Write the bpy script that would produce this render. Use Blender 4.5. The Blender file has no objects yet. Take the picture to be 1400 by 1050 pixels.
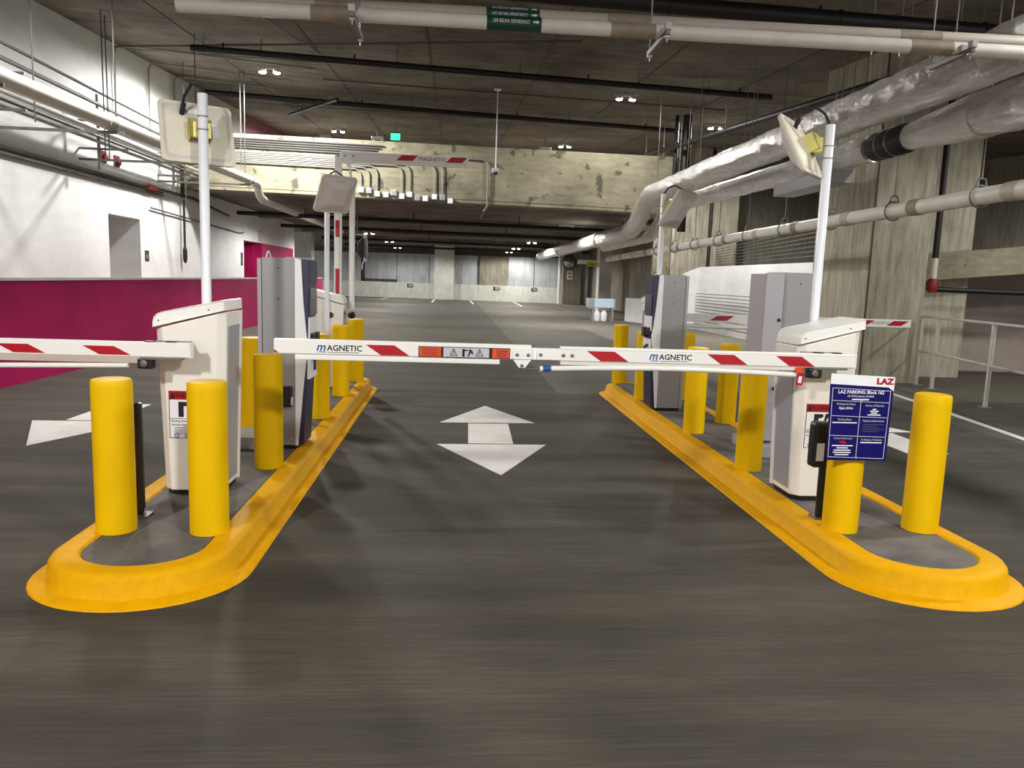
import bpy, bmesh, math, random
from mathutils import Vector, Matrix
random.seed(7)
PI = math.pi
scene = bpy.context.scene
COL = scene.collection

# ------------------------------------------------------------------ camera
cam_d = bpy.data.cameras.new('camera')
cam_d.sensor_fit = 'HORIZONTAL'; cam_d.sensor_width = 36.0
cam_d.lens = 1045.0 / 1400.0 * 36.0
cam_d.clip_end = 400
cam = bpy.data.objects.new('camera', cam_d); COL.objects.link(cam)
UP = Vector((256, 7645, 1045)).normalized()
FW = Vector((620 - 700, 525 - 380, -1045.0)); FW = (FW - UP * FW.dot(UP)).normalized()
RT = FW.cross(UP)
CAM_H = 1.70
cam.matrix_world = Matrix(((RT.x, RT.y, RT.z, 0), (FW.x, FW.y, FW.z, 0), (UP.x, UP.y, UP.z, CAM_H), (0, 0, 0, 1)))
scene.camera = cam

# ------------------------------------------------------------------ world and exposure
w = bpy.data.worlds.new('garage_ambient'); scene.world = w; w.use_nodes = True
w.node_tree.nodes['Background'].inputs[0].default_value = (1.0, 0.995, 0.98, 1)
w.node_tree.nodes['Background'].inputs[1].default_value = 0.65
scene.view_settings.view_transform = 'Standard'
scene.view_settings.look = 'None'
scene.view_settings.gamma = 1.0
scene.view_settings.use_curve_mapping = False
scene.view_settings.exposure = 0.85
LIGHT_W = 1100.0      # watts of one twin ceiling fixture lamp
LIGHT_LOW = 470.0

# ------------------------------------------------------------------ materials
MATS = {}
def newmat(name):
    m = bpy.data.materials.new(name); m.use_nodes = True
    nt = m.node_tree
    for n in list(nt.nodes): nt.nodes.remove(n)
    out = nt.nodes.new('ShaderNodeOutputMaterial')
    b = nt.nodes.new('ShaderNodeBsdfPrincipled')
    nt.links.new(b.outputs[0], out.inputs[0])
    MATS[name] = m
    return m, nt, b
def lin(r, g, b):
    f = lambda c: (c / 255 / 12.92) if c / 255 <= .04045 else ((c / 255 + .055) / 1.055) ** 2.4
    return (f(r), f(g), f(b), 1)
def simple(name, col, rough=.5, metal=0., var=.06, scale=6., bump=0., emit=0., spec=.5):
    m, nt, b = newmat(name)
    N, L = nt.nodes.new, nt.links.new
    b.inputs['Roughness'].default_value = rough
    b.inputs['Metallic'].default_value = metal
    b.inputs['Specular IOR Level'].default_value = spec
    if emit:
        b.inputs['Emission Color'].default_value = col
        b.inputs['Emission Strength'].default_value = emit
    tc = N('ShaderNodeTexCoord'); nz = N('ShaderNodeTexNoise')
    nz.inputs['Scale'].default_value = scale; nz.inputs['Detail'].default_value = 5
    L(tc.outputs['Object'], nz.inputs['Vector'])
    ramp = N('ShaderNodeMapRange'); ramp.inputs[1].default_value = .3; ramp.inputs[2].default_value = .7
    ramp.inputs[3].default_value = 1 - var; ramp.inputs[4].default_value = 1 + var
    L(nz.outputs[0], ramp.inputs[0])
    mx = N('ShaderNodeMix'); mx.data_type = 'RGBA'; mx.blend_type = 'MULTIPLY'; mx.inputs[0].default_value = 1
    mx.inputs[6].default_value = col
    L(ramp.outputs[0], mx.inputs[7]); L(mx.outputs[2], b.inputs['Base Color'])
    if bump:
        bp = N('ShaderNodeBump'); bp.inputs['Strength'].default_value = bump; bp.inputs['Distance'].default_value = .01
        L(nz.outputs[0], bp.inputs['Height']); L(bp.outputs[0], b.inputs['Normal'])
    return m
def concrete(name, c1, c2, stretch=(1, 1, 1), scale=1.2, fine=14, rough=.8, spots=0., bump=.25, streak=.5, joints=None, spec=.3, fspec=(1, 1, 1)):
    """two-tone stained concrete: large blotches, stretched streaks, pores"""
    m, nt, b = newmat(name)
    N, L = nt.nodes.new, nt.links.new
    b.inputs['Roughness'].default_value = rough; b.inputs['Specular IOR Level'].default_value = spec
    geo = N('ShaderNodeNewGeometry')
    mp = N('ShaderNodeMapping'); mp.inputs['Scale'].default_value = stretch
    L(geo.outputs['Position'], mp.inputs['Vector'])
    a = N('ShaderNodeTexNoise'); a.inputs['Scale'].default_value = scale; a.inputs['Detail'].default_value = 8; a.inputs['Roughness'].default_value = .6
    L(geo.outputs['Position'], a.inputs['Vector'])
    s = N('ShaderNodeTexNoise'); s.inputs['Scale'].default_value = fine; s.inputs['Detail'].default_value = 6; s.inputs['Roughness'].default_value = .65
    L(mp.outputs[0], s.inputs['Vector'])
    add = N('ShaderNodeMix'); add.inputs[0].default_value = streak
    L(a.outputs[0], add.inputs[2]); L(s.outputs[0], add.inputs[3])
    mr = N('ShaderNodeMapRange'); mr.inputs[1].default_value = .36; mr.inputs[2].default_value = .64
    L(add.outputs[0], mr.inputs[0])
    mx = N('ShaderNodeMix'); mx.data_type = 'RGBA'; mx.inputs[6].default_value = c1; mx.inputs[7].default_value = c2
    L(mr.outputs[0], mx.inputs[0])
    col = mx.outputs[2]
    if spots:
        v = N('ShaderNodeTexNoise'); v.inputs['Scale'].default_value = 2.6; v.inputs['Detail'].default_value = 3
        L(geo.outputs['Position'], v.inputs['Vector'])
        sr = N('ShaderNodeMapRange'); sr.inputs[1].default_value = .60; sr.inputs[2].default_value = .66; sr.inputs[3].default_value = 0; sr.inputs[4].default_value = spots
        L(v.outputs[0], sr.inputs[0])
        m2 = N('ShaderNodeMix'); m2.data_type = 'RGBA'; m2.inputs[7].default_value = (c1[0] * .35, c1[1] * .35, c1[2] * .35, 1)
        L(sr.outputs[0], m2.inputs[0]); L(col, m2.inputs[6]); col = m2.outputs[2]
    L(col, b.inputs['Base Color'])
    bp = N('ShaderNodeBump'); bp.inputs['Strength'].default_value = bump; bp.inputs['Distance'].default_value = .01
    L(s.outputs[0], bp.inputs['Height']); L(bp.outputs[0], b.inputs['Normal'])
    return m

FLOOR_D, FLOOR_L = lin(56, 52, 46), lin(88, 83, 73)
def floor_material():
    m, nt, b = newmat('broomed_floor')
    N, L = nt.nodes.new, nt.links.new
    b.inputs['Specular IOR Level'].default_value = .22
    geo = N('ShaderNodeNewGeometry')
    def noise(scale, stretch, detail=6, rough=.6):
        mp = N('ShaderNodeMapping'); mp.inputs['Scale'].default_value = stretch
        L(geo.outputs['Position'], mp.inputs['Vector'])
        n = N('ShaderNodeTexNoise'); n.inputs['Scale'].default_value = scale; n.inputs['Detail'].default_value = detail; n.inputs['Roughness'].default_value = rough
        L(mp.outputs[0], n.inputs['Vector']); return n.outputs[0]
    def rng(v, a, b_, c=0., d=1.):
        r = N('ShaderNodeMapRange'); r.inputs[1].default_value = a; r.inputs[2].default_value = b_; r.inputs[3].default_value = c; r.inputs[4].default_value = d
        L(v, r.inputs[0]); return r.outputs[0]
    def math_(op, x, y):
        q = N('ShaderNodeMath'); q.operation = op
        for i, s in enumerate((x, y)):
            if isinstance(s, (int, float)): q.inputs[i].default_value = s
            else: L(s, q.inputs[i])
        return q.outputs[0]
    def mixc(fac, c1, c2, mode='MIX'):
        q = N('ShaderNodeMix'); q.data_type = 'RGBA'; q.blend_type = mode
        for i, s in ((0, fac), (6, c1), (7, c2)):
            if isinstance(s, (int, float)): q.inputs[i].default_value = s
            elif isinstance(s, tuple): q.inputs[i].default_value = s
            else: L(s, q.inputs[i])
        return q.outputs[2]
    blot = rng(noise(.55, (1, 1, 1), 7), .34, .66)
    broom = noise(5, (.35, 14, 1), 5, .7)
    broad = rng(noise(1.3, (.22, 1.6, 1), 5), .35, .65)
    f = math_('ADD', math_('MULTIPLY', blot, .45), math_('MULTIPLY', broad, .55))
    col = mixc(f, FLOOR_D, FLOOR_L)
    # two pours: the lighter slab begins past a joint beyond the arrow
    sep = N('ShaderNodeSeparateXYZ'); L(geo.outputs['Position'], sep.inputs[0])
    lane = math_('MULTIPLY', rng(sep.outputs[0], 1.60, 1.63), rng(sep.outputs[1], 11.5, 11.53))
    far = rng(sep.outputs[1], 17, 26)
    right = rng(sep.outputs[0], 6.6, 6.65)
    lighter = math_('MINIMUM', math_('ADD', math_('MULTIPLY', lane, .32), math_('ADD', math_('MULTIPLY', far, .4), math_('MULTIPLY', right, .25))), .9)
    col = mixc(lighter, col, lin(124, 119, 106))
    col = mixc(.8, col, mixc(rng(broom, .3, .7), (.66, .66, .66, 1), (1.32, 1.32, 1.32, 1)), 'MULTIPLY')
    fineb = noise(9, (.6, 26, 1), 4, .7)
    col = mixc(.7, col, mixc(rng(fineb, .32, .68), (.74, .74, .74, 1), (1.24, 1.24, 1.24, 1)), 'MULTIPLY')
    # pour joint
    j1 = math_('LESS_THAN', math_('ABSOLUTE', math_('SUBTRACT', sep.outputs[0], 1.61), 0.), .012)
    j1 = math_('MULTIPLY', j1, rng(sep.outputs[1], 11.5, 11.52))
    j2 = math_('LESS_THAN', math_('ABSOLUTE', math_('SUBTRACT', math_('ADD', sep.outputs[0], math_('MULTIPLY', sep.outputs[1], -.02)), 6.2), 0.), .012)
    col = mixc(math_('MULTIPLY', math_('MAXIMUM', j1, j2), .6), col, (.02, .02, .02, 1))
    spots = rng(noise(3.2, (1, 1, 1), 4, .75), .68, .74, 0, .35)
    col = mixc(spots, col, lin(44, 41, 39))
    L(col, b.inputs['Base Color'])
    L(rng(blot, 0, 1, .72, .92), b.inputs['Roughness'])
    bp = N('ShaderNodeBump'); bp.inputs['Strength'].default_value = .35; bp.inputs['Distance'].default_value = .006
    L(broom, bp.inputs['Height']); L(bp.outputs[0], b.inputs['Normal'])
    return m
floor_material()
concrete('ceiling_concrete', lin(82, 76, 67), lin(138, 130, 117), (.5, 3, 1), .6, 2.0, .85, streak=.4, spots=.35)
concrete('beam_concrete', lin(112, 107, 90), lin(172, 166, 140), (.6, 1, 2.5), .7, 3, .85, spots=.75, streak=.4)
concrete('column_concrete', lin(138, 132, 115), lin(200, 194, 175), (3, 3, .35), .8, 3.2, .85, streak=.6)
concrete('dark_concrete', lin(110, 105, 92), lin(158, 152, 136), (3, 3, .3), .7, 3, .85, streak=.6)
concrete('light_concrete', lin(176, 175, 166), lin(214, 213, 204), (2, 2, .5), .6, 3, .85, streak=.5)
concrete('white_wall', lin(212, 212, 210), lin(236, 236, 234), (.4, .4, 1.5), .5, 2.2, .75, streak=.4, bump=.12)
concrete('magenta_paint', lin(164, 24, 86), lin(188, 32, 100), (.5, .5, 1), .6, 2.5, .6, streak=.4, bump=.08, spec=.1)
concrete('pinkish_wall', lin(150, 138, 130), lin(176, 163, 154), (.5, .5, 1), .6, 2.5, .8, streak=.4)
concrete('island_concrete', lin(84, 81, 78), lin(122, 118, 112), (1, 1, 1), 2.2, 5, .85, streak=.4)
concrete('far_panel', lin(132, 134, 134), lin(184, 187, 188), (2.2, 1, .35), .35, 1.0, .5, streak=.5, bump=.05)
concrete('curb_paint', lin(220, 158, 0), lin(234, 175, 0), (1, 1, 1), 1.4, 16, .6, streak=.5, bump=.35, spec=.12)
concrete('bollard_paint', lin(226, 180, 0), lin(238, 194, 0), (1, 1, .25), 1.6, 5, .5, streak=.5, bump=.05, spec=.15)
concrete('marking_paint', lin(206, 202, 196), lin(238, 235, 230), (1, 8, 1), 2.5, 6, .7, streak=.6, bump=.15)
simple('white_metal', lin(244, 243, 237), .38, var=.02, scale=3)
simple('arm_white', lin(240, 239, 234), .35, var=.015, scale=3)
simple('housing_cream', lin(240, 236, 225), .42, var=.02, scale=3)
simple('panel_cream', lin(222, 216, 196), .5, var=.04, scale=5)
simple('panel_front', lin(206, 200, 196), .5, var=.03, scale=5)
simple('pole_white', lin(232, 235, 240), .3, var=.02)
simple('grey_cabinet', lin(150, 150, 150), .42, .15, var=.03, scale=2)
simple('grey_cabinet_mauve', lin(166, 162, 168), .42, .1, var=.03, scale=2)
simple('grey_panel', lin(170, 172, 178), .35, .3, var=.03, scale=2)
simple('front_white', lin(236, 236, 236), .35, var=.02)
simple('navy', lin(20, 14, 96), .5, var=.03, spec=.15)
simple('dark_navy', lin(40, 40, 70), .4, var=.05)
simple('black_plastic', lin(18, 18, 19), .4, var=.1)
simple('screen_grey', lin(70, 78, 90), .15, var=.15, scale=20)
simple('red_tape', lin(176, 6, 26), .35, var=.04)
simple('blue_print', lin(20, 86, 150), .4, var=.02)
simple('blue_tape', lin(28, 84, 170), .5, var=.05)
simple('black_print', lin(24, 24, 26), .5, var=.02)
simple('grey_print', lin(120, 120, 124), .5, var=.02)
simple('orange_tape', lin(232, 76, 30), .45, var=.05)
simple('silver_label', lin(196, 197, 200), .4, var=.03)
simple('white_print', lin(240, 240, 244), .5, var=.02)
simple('zinc_bracket', lin(196, 188, 110), .4, .4, var=.08, scale=12)
simple('galvanised', lin(170, 170, 168), .4, .7, var=.08, scale=14)
simple('rod_steel', lin(128, 125, 118), .7, .0, var=.08, scale=12)
simple('rail_paint', lin(196, 194, 186), .5, .1, var=.05, scale=10)
simple('strut_steel', lin(120, 118, 112), .45, .6, var=.1, scale=12)
simple('conduit_grey', lin(140, 138, 130), .6, .2, var=.06, scale=8)
simple('conduit_dark', lin(84, 82, 78), .6, .15, var=.06, scale=8)
simple('black_pipe', lin(30, 28, 27), .5, .2, var=.15, scale=6)
simple('pvc_white', lin(222, 219, 210), .45, var=.07, scale=4)
simple('pvc_tan', lin(186, 176, 164), .5, var=.05, scale=4)
simple('pvc_stain', lin(150, 138, 122), .6, var=.15, scale=9)
simple('green_label', lin(8, 66, 52), .5, var=.05)
simple('red_fitting', lin(140, 34, 34), .5, var=.1)
simple('rubber_black', lin(26, 26, 27), .7, var=.15)
simple('fixture_housing', lin(190, 190, 188), .5, var=.05)
simple('lamp_lens', (1, .97, .9, 1), .3, emit=30.)
simple('exit_green', (.03, .85, .30, 1), .4, var=.03, emit=1.6)
simple('brown_disc', lin(88, 40, 36), .5, var=.1)
simple('mirror_glass', lin(190, 195, 195), .08, 1.0, var=.02)
simple('tarp_blue', lin(190, 210, 224), .3, var=.15, scale=14)
simple('yellow_sign', lin(236, 200, 10), .5, var=.03)
simple('door_beige', lin(188, 186, 178), .6, var=.05)
simple('dark_joint', lin(84, 79, 68), .8, var=.15, scale=4)
simple('shelf_dark', lin(52, 50, 46), .6, var=.1)
def foil_material():
    m, nt, b = newmat('foil')
    N, L = nt.nodes.new, nt.links.new
    b.inputs['Metallic'].default_value = .72; b.inputs['Roughness'].default_value = .25
    b.inputs['Base Color'].default_value = lin(196, 192, 188)
    b.inputs['Base Color'].default_value = lin(236, 233, 229)
    geo = N('ShaderNodeNewGeometry')
    mp = N('ShaderNodeMapping'); mp.inputs['Scale'].default_value = (1, .45, 1); L(geo.outputs['Position'], mp.inputs['Vector'])
    v = N('ShaderNodeTexNoise'); v.inputs['Scale'].default_value = 11; v.inputs['Detail'].default_value = 7; v.inputs['Roughness'].default_value = .72; v.inputs['Distortion'].default_value = 1.6
    L(mp.outputs[0], v.inputs['Vector'])
    bp = N('ShaderNodeBump'); bp.inputs['Strength'].default_value = 1.0; bp.inputs['Distance'].default_value = .09
    L(v.outputs[0], bp.inputs['Height']); L(bp.outputs[0], b.inputs['Normal'])
foil_material()
M = MATS

# ------------------------------------------------------------------ mesh helpers
class MB:
    def __init__(s): s.v = []; s.f = []
    def add(s, vs, fs):
        o = len(s.v); s.v += [tuple(p) for p in vs]; s.f += [tuple(i + o for i in f) for f in fs]; return s
    def box(s, x0, x1, y0, y1, z0, z1, mat=None):
        vs = [Vector(p) for p in ((x0, y0, z0), (x1, y0, z0), (x1, y1, z0), (x0, y1, z0), (x0, y0, z1), (x1, y0, z1), (x1, y1, z1), (x0, y1, z1))]
        if mat: vs = [mat @ p for p in vs]
        return s.add(vs, [(3, 2, 1, 0), (4, 5, 6, 7), (0, 1, 5, 4), (1, 2, 6, 5), (2, 3, 7, 6), (3, 0, 4, 7)])
    def loft(s, rings, cap=True, closed=True):
        n = len(rings[0]); vs = [p for r in rings for p in r]; fs = []
        for k in range(len(rings) - 1):
            for i in range(n if closed else n - 1):
                j = (i + 1) % n
                fs.append((k * n + i, k * n + j, (k + 1) * n + j, (k + 1) * n + i))
        if cap:
            fs.append(tuple(range(n - 1, -1, -1))); fs.append(tuple((len(rings) - 1) * n + i for i in range(n)))
        return s.add(vs, fs)
    def prism(s, poly, a, b, axis='y'):
        f = {'x': lambda p, t: (t, p[0], p[1]), 'y': lambda p, t: (p[0], t, p[1]), 'z': lambda p, t: (p[0], p[1], t)}[axis]
        return s.loft([[f(p, a) for p in poly], [f(p, b) for p in poly]])
    def tube(s, path, r, seg=10, cap=True):
        P = [Vector(p) for p in path]; rings = []; n0 = None
        for i, p in enumerate(P):
            d = (P[min(i + 1, len(P) - 1)] - P[max(i - 1, 0)]).normalized()
            if n0 is None:
                n0 = Vector((0, 0, 1)) if abs(d.z) < .9 else Vector((1, 0, 0))
            n0 = (n0 - d * n0.dot(d)).normalized(); bn = d.cross(n0)
            rr = r[i] if isinstance(r, (list, tuple)) else r
            rings.append([p + (n0 * math.cos(2 * PI * k / seg) + bn * math.sin(2 * PI * k / seg)) * rr for k in range(seg)])
        return s.loft(rings, cap)
    def lathe(s, prof, seg=24, axis_loc=(0, 0, 0), mat=None):
        rings = []
        for r, z in prof:
            ring = [Vector((r * math.cos(2 * PI * k / seg), r * math.sin(2 * PI * k / seg), z)) for k in range(seg)]
            if mat: ring = [mat @ p for p in ring]
            rings.append([p + Vector(axis_loc) for p in ring])
        return s.loft(rings)
    def mesh(s, name):
        me = bpy.data.meshes.new(name); me.from_pydata(s.v, [], s.f); me.validate()
        bm = bmesh.new(); bm.from_mesh(me); bmesh.ops.recalc_face_normals(bm, faces=bm.faces); bm.to_mesh(me); bm.free()
        return me
def link(name, me, mat, parent=None, smooth=False, bevel=0., seg=2):
    if mat and not me.materials: me.materials.append(M[mat] if isinstance(mat, str) else mat)
    o = bpy.data.objects.new(name, me); COL.objects.link(o)
    if parent: o.parent = parent
    if bevel:
        b = o.modifiers.new('bevel', 'BEVEL'); b.width = bevel; b.segments = seg; b.limit_method = 'ANGLE'; b.angle_limit = math.radians(40)
    if smooth:
        me.polygons.foreach_set('use_smooth', [True] * len(me.polygons))
        try: me.set_sharp_from_angle(angle=math.radians(40))
        except Exception: pass
    return o
def part(name, mb, mat, parent, smooth=False, bevel=0., seg=2, label=None):
    o = link(name, mb.mesh(name), mat, parent, smooth, bevel, seg)
    if label: o['label'] = label
    return o
def tag(o, label, cat, group=None):
    o['label'] = label; o['category'] = cat
    if group: o['group'] = group
    return o
def thing(name, label, cat, loc=(0, 0, 0), rz=0., group=None):
    o = bpy.data.objects.new(name, None); COL.objects.link(o); o.empty_display_size = .1
    o.location = loc; o.rotation_euler = (0, 0, rz)
    return tag(o, label, cat, group)
def solo(name, mb, mat, label, cat, loc=(0, 0, 0), group=None, smooth=False, bevel=0., rz=0.):
    o = link(name, mb.mesh(name), mat, None, smooth, bevel); o.location = loc; o.rotation_euler = (0, 0, rz)
    return tag(o, label, cat, group)
def struct(name, mb, mat, parent=None, bevel=0., label=None):
    o = link(name, mb.mesh(name), mat, parent, False, bevel)
    if not parent: o['kind'] = 'structure'
    if label: o['label'] = label
    return o
R_FRONT = Matrix.Rotation(PI / 2, 4, 'X')       # text plane turned to face -Y
_tc = {}
def lettering(txt, size, mat, parent, loc, rot=R_FRONT, align='CENTER', shear=0., bold=0., sx=1., name='lettering'):
    key = (txt, size, mat, align, shear, bold)
    if key not in _tc:
        c = bpy.data.curves.new('txt', 'FONT'); c.body = txt; c.size = size; c.align_x = align; c.align_y = 'CENTER'
        c.shear = shear; c.offset = bold; c.resolution_u = 2; c.extrude = .0006
        o = bpy.data.objects.new('txt', c); COL.objects.link(o)
        dg = bpy.context.evaluated_depsgraph_get()
        me = bpy.data.meshes.new_from_object(o.evaluated_get(dg)); me.name = 'lettering'
        bpy.data.objects.remove(o); bpy.data.curves.remove(c)
        me.materials.clear(); me.materials.append(M[mat]); _tc[key] = me
    o = bpy.data.objects.new(name, _tc[key]); COL.objects.link(o); o.parent = parent
    o.matrix_local = Matrix.Translation(loc) @ rot @ Matrix.Scale(sx, 4, (1, 0, 0))
    return o
def arc(c, r, a0, a1, n):
    return [(c[0] + r * math.cos(a0 + (a1 - a0) * i / n), c[1] + r * math.sin(a0 + (a1 - a0) * i / n)) for i in range(n + 1)]

# ------------------------------------------------------------------ setting
def ceil_z(x, y): return 6.30 + .0675 * (y - 15) - .015 * (x + 7.5)
WX = -7.5
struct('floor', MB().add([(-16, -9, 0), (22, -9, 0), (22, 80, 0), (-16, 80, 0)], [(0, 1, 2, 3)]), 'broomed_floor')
x0, x1, y0, y1 = WX, 20, -9, 46
cl = MB(); rings = []
cl.loft([[(x0, y0, ceil_z(x0, y0)), (x1, y0, ceil_z(x1, y0)), (x1, y1, ceil_z(x1, y1)), (x0, y1, ceil_z(x0, y1))],
         [(x0, y0, ceil_z(x0, y0) + .3), (x1, y0, ceil_z(x1, y0) + .3), (x1, y1, ceil_z(x1, y1) + .3), (x0, y1, ceil_z(x0, y1) + .3)]])
ceiling = struct('ceiling', cl, 'ceiling_concrete')
simple('form_seam', lin(88, 82, 73), .9, var=.3, scale=5)
for sx in (-5.4, -3.0, -.6, 1.8, 4.2, 6.6):       # ridges left by the formwork boards
    part('form_seam', MB().add([(sx - .014, -2, ceil_z(sx, -2) - .012), (sx + .014, -2, ceil_z(sx, -2) - .012), (sx + .014, 40, ceil_z(sx, 40) - .012), (sx - .014, 40, ceil_z(sx, 40) - .012),
                                (sx - .014, -2, ceil_z(sx, -2) + .01), (sx + .014, -2, ceil_z(sx, -2) + .01), (sx + .014, 40, ceil_z(sx, 40) + .01), (sx - .014, 40, ceil_z(sx, 40) + .01)],
                               [(3, 2, 1, 0), (4, 5, 6, 7), (0, 1, 5, 4), (1, 2, 6, 5), (2, 3, 7, 6), (3, 0, 4, 7)]), 'form_seam', ceiling)
for sy in (7.5, 10.2, 13.6, 18.6, 26.):
    part('form_seam', MB().add([(x, sy + d, ceil_z(x, sy + d) + dz) for dz in (-.01, .01) for x, d in ((-7.4, -.018), (12, -.018), (12, .018), (-7.4, .018))],
                               [(3, 2, 1, 0), (4, 5, 6, 7), (0, 1, 5, 4), (1, 2, 6, 5), (2, 3, 7, 6), (3, 0, 4, 7)]), 'form_seam', ceiling)

# left wall, white, with a door recess and a magenta passage further on
def wall_x(name, X, th, y0, y1, z0, zt, holes, mat):
    """wall in a plane X=const facing +X; holes (ya, yb, z_top) start at the floor"""
    mb = MB(); ys = y0
    for ya, yb, zh in holes:
        mb.prism([(ys, z0), (ya, z0), (ya, zt(ya)), (ys, zt(ys))], X - th, X, 'x')
        mb.prism([(ya, zh), (yb, zh), (yb, zt(yb)), (ya, zt(ya))], X - th, X, 'x')
        ys = yb
    mb.prism([(ys, z0), (y1, z0), (y1, zt(y1)), (ys, zt(ys))], X - th, X, 'x')
    return mb
zc = lambda y: ceil_z(WX, y) + .02
wl = struct('wall_left', wall_x('w', WX, .35, -9, 28.4, 0, zc, [(17.55, 19.25, 2.83)], 'white_wall'), 'white_wall')
struct('door_1', MB().box(WX - .9, WX - .84, 17.2, 20.6, 0, 2.9), 'door_beige')
struct('trim_1', MB().box(WX - .84, WX - .35, 17.45, 17.55, 0, 2.9).box(WX - .84, WX - .35, 19.25, 20.2, 0, 2.9).box(WX - .84, WX - .35, 17.4, 20.3, 2.83, 2.95), 'white_wall')
# wall beyond: white above, magenta passage and magenta dado
struct('wall_left_far', MB().box(WX - .35, WX, 28.4, 36.9, 2.78, 6.2), 'white_wall')
struct('wall_left_pink', MB().box(WX - .35, WX, 31.0, 36.9, 0, 2.78), 'magenta_paint', label='magenta wall beside the passage')
struct('wall_left_passage', MB().box(WX - 1.8, WX - 1.7, 27, 33, 0, 3.0).box(WX - 1.8, WX - .3, 30.9, 31.0, 0, 3.0).box(WX - 1.8, WX - .3, 28.3, 31, 2.79, 2.9), 'magenta_paint')
simple('dull_pink', lin(146, 92, 100), .7, var=.05)
struct('wall_left_upper', MB().box(WX - .35, WX, 28.4, 45, 6.2, 9.5), 'dull_pink')
struct('wall_left_end', MB().box(-13, WX, 36.9, 37.2, 0, 5.2), 'white_wall')
# low magenta parapet before it
pw = struct('wall_parapet', MB().box(-6.35, -6.1, -9, 36.6, 0, 1.455), 'magenta_paint')
part('coping', MB().box(-6.37, -6.08, -9, 36.62, 1.455, 1.49), 'white_wall', pw)
# spandrel beam and the lower slab behind it
struct('beam', MB().prism([(WX, 3.88), (6.5, 3.70), (6.5, 5.30), (WX, 5.40)], 22, 22.6, 'y'), 'beam_concrete', bevel=.01)
struct('beam_ledge', MB().prism([(WX, 3.98), (6.5, 3.80), (6.5, 3.90), (WX, 4.08)], 21.985, 22, 'y'), 'beam_concrete')
struct('ceiling_lower', MB().loft([[(-14, 22.6, 3.95), (6.6, 22.6, 3.85), (6.6, 74, 4.10), (-14, 74, 4.16)], [(-14, 22.6, 4.2), (6.6, 22.6, 4.1), (6.6, 74, 4.4), (-14, 74, 4.4)]]), 'ceiling_concrete')
for i, yy in enumerate((30., 38.5, 47.)):
    struct('beam', MB().box(-7.4, 6.5, yy, yy + .5, 3.72, 3.99), 'ceiling_concrete')
# far end wall: low concrete band with tall translucent panels above, columns
fw_ = struct('wall_back', MB().prism([(-14, 62.0), (8.0, 58.2), (8.0, 58.5), (-14, 62.3)], 0, 1.2, 'z'), 'light_concrete')
def backY(x): return 62.0 + (x + 14) * (58.2 - 62.0) / 22.0
def back_seg(x0, x1, z0, z1, off=.1, th=.06):
    return MB().prism([(x0, backY(x0) + off), (x1, backY(x1) + off), (x1, backY(x1) + off + th), (x0, backY(x0) + off + th)], z0, z1, 'z')
for a, b in ((-13.6, -8.9), (-8.8, -7.2), (-6.9, -4.4), (-4.35, -1.9), (-1.85, -1.45), (.05, 1.9), (4.2, 6.1), (6.15, 7.95)):
    struct('panel', back_seg(a, b, 1.2, 3.42, .12), 'far_panel', fw_)
struct('wall_back_recess', back_seg(1.9, 4.2, 1.2, 3.5, .4), 'dark_concrete', fw_)
struct('trim_2', back_seg(-13.6, 8, 3.42, 3.75, .05, .2), 'shelf_dark', fw_)
struct('trim_3', back_seg(-7.1, -4.4, 1.2, 1.42, .0, .1), 'shelf_dark', fw_)
struct('trim_4', back_seg(-7.1, -6.95, 1.2, 3.42, .0, .1), 'shelf_dark', fw_)
struct('trim_5', back_seg(1.88, 1.98, 1.2, 3.42, .0, .1), 'shelf_dark', fw_)
struct('wall_back_upper', back_seg(-14, 14, 3.75, 4.5, .3, .3), 'ceiling_concrete', fw_)
struct('column', MB().box(-1.45, .03, 59.0, 60.4, 0, 4.1), 'light_concrete', bevel=.02)
struct('column', MB().box(-9.5, -8.3, 46.0, 47.0, 0, 4.1), 'light_concrete', bevel=.02)
struct('column', MB().box(8.0, 9.35, 56.2, 57.6, 0, 4.1), 'dark_concrete', bevel=.02)
struct('column', MB().box(7.78, 8.0, 56.4, 57.4, 0, 4.1), 'light_concrete')
struct('column', MB().box(8.65, 9.4, 45.5, 46.4, 0, 4.1), 'white_wall', bevel=.02)
struct('wall_back_right', MB().box(9.3, 15.5, 62, 62.3, 0, 1.5), 'shelf_dark')
struct('wall_back_right_panel', MB().box(9.3, 15.5, 62.1, 62.3, 1.5, 4.2), 'far_panel')
# right: ramp parapet (white, long), column pair, big column by the rail, ramp edge
pl = [(9.55, 16.0, 2.42), (9.55, 29.5, 2.42), (8.75, 31.2, 1.9), (8.15, 33.1, 1.05), (7.78, 34.3, 1.05)]
pr = MB()
for (xa, ya, za), (xb, yb, zb) in zip(pl[:-1], pl[1:]):
    n = Vector((yb - ya, -(xb - xa), 0)).normalized() * .22
    pr.loft([[(xa, ya, 0), (xb, yb, 0), (xb + n.x, yb + n.y, 0), (xa + n.x, ya + n.y, 0)], [(xa, ya, za), (xb, yb, zb), (xb + n.x, yb + n.y, zb), (xa + n.x, ya + n.y, za)]])
struct('wall_ramp', pr, 'white_wall')
struct('wall_right_far', MB().box(10.2, 10.5, 33, 62, 0, 3.95).box(10.2, 20, 33, 33.4, 0, 8.4), 'dark_concrete')
struct('column', MB().box(8.75, 10.1, 30.4, 32, 0, 7.6), 'column_concrete', bevel=.02)
struct('column', MB().box(10.2, 11.3, 30.4, 32, 0, 7.8), 'column_concrete', bevel=.02)
struct('column', MB().box(8.3, 8.75, 30.9, 32, 0, 7.4), 'beam_concrete', bevel=.02)
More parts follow.
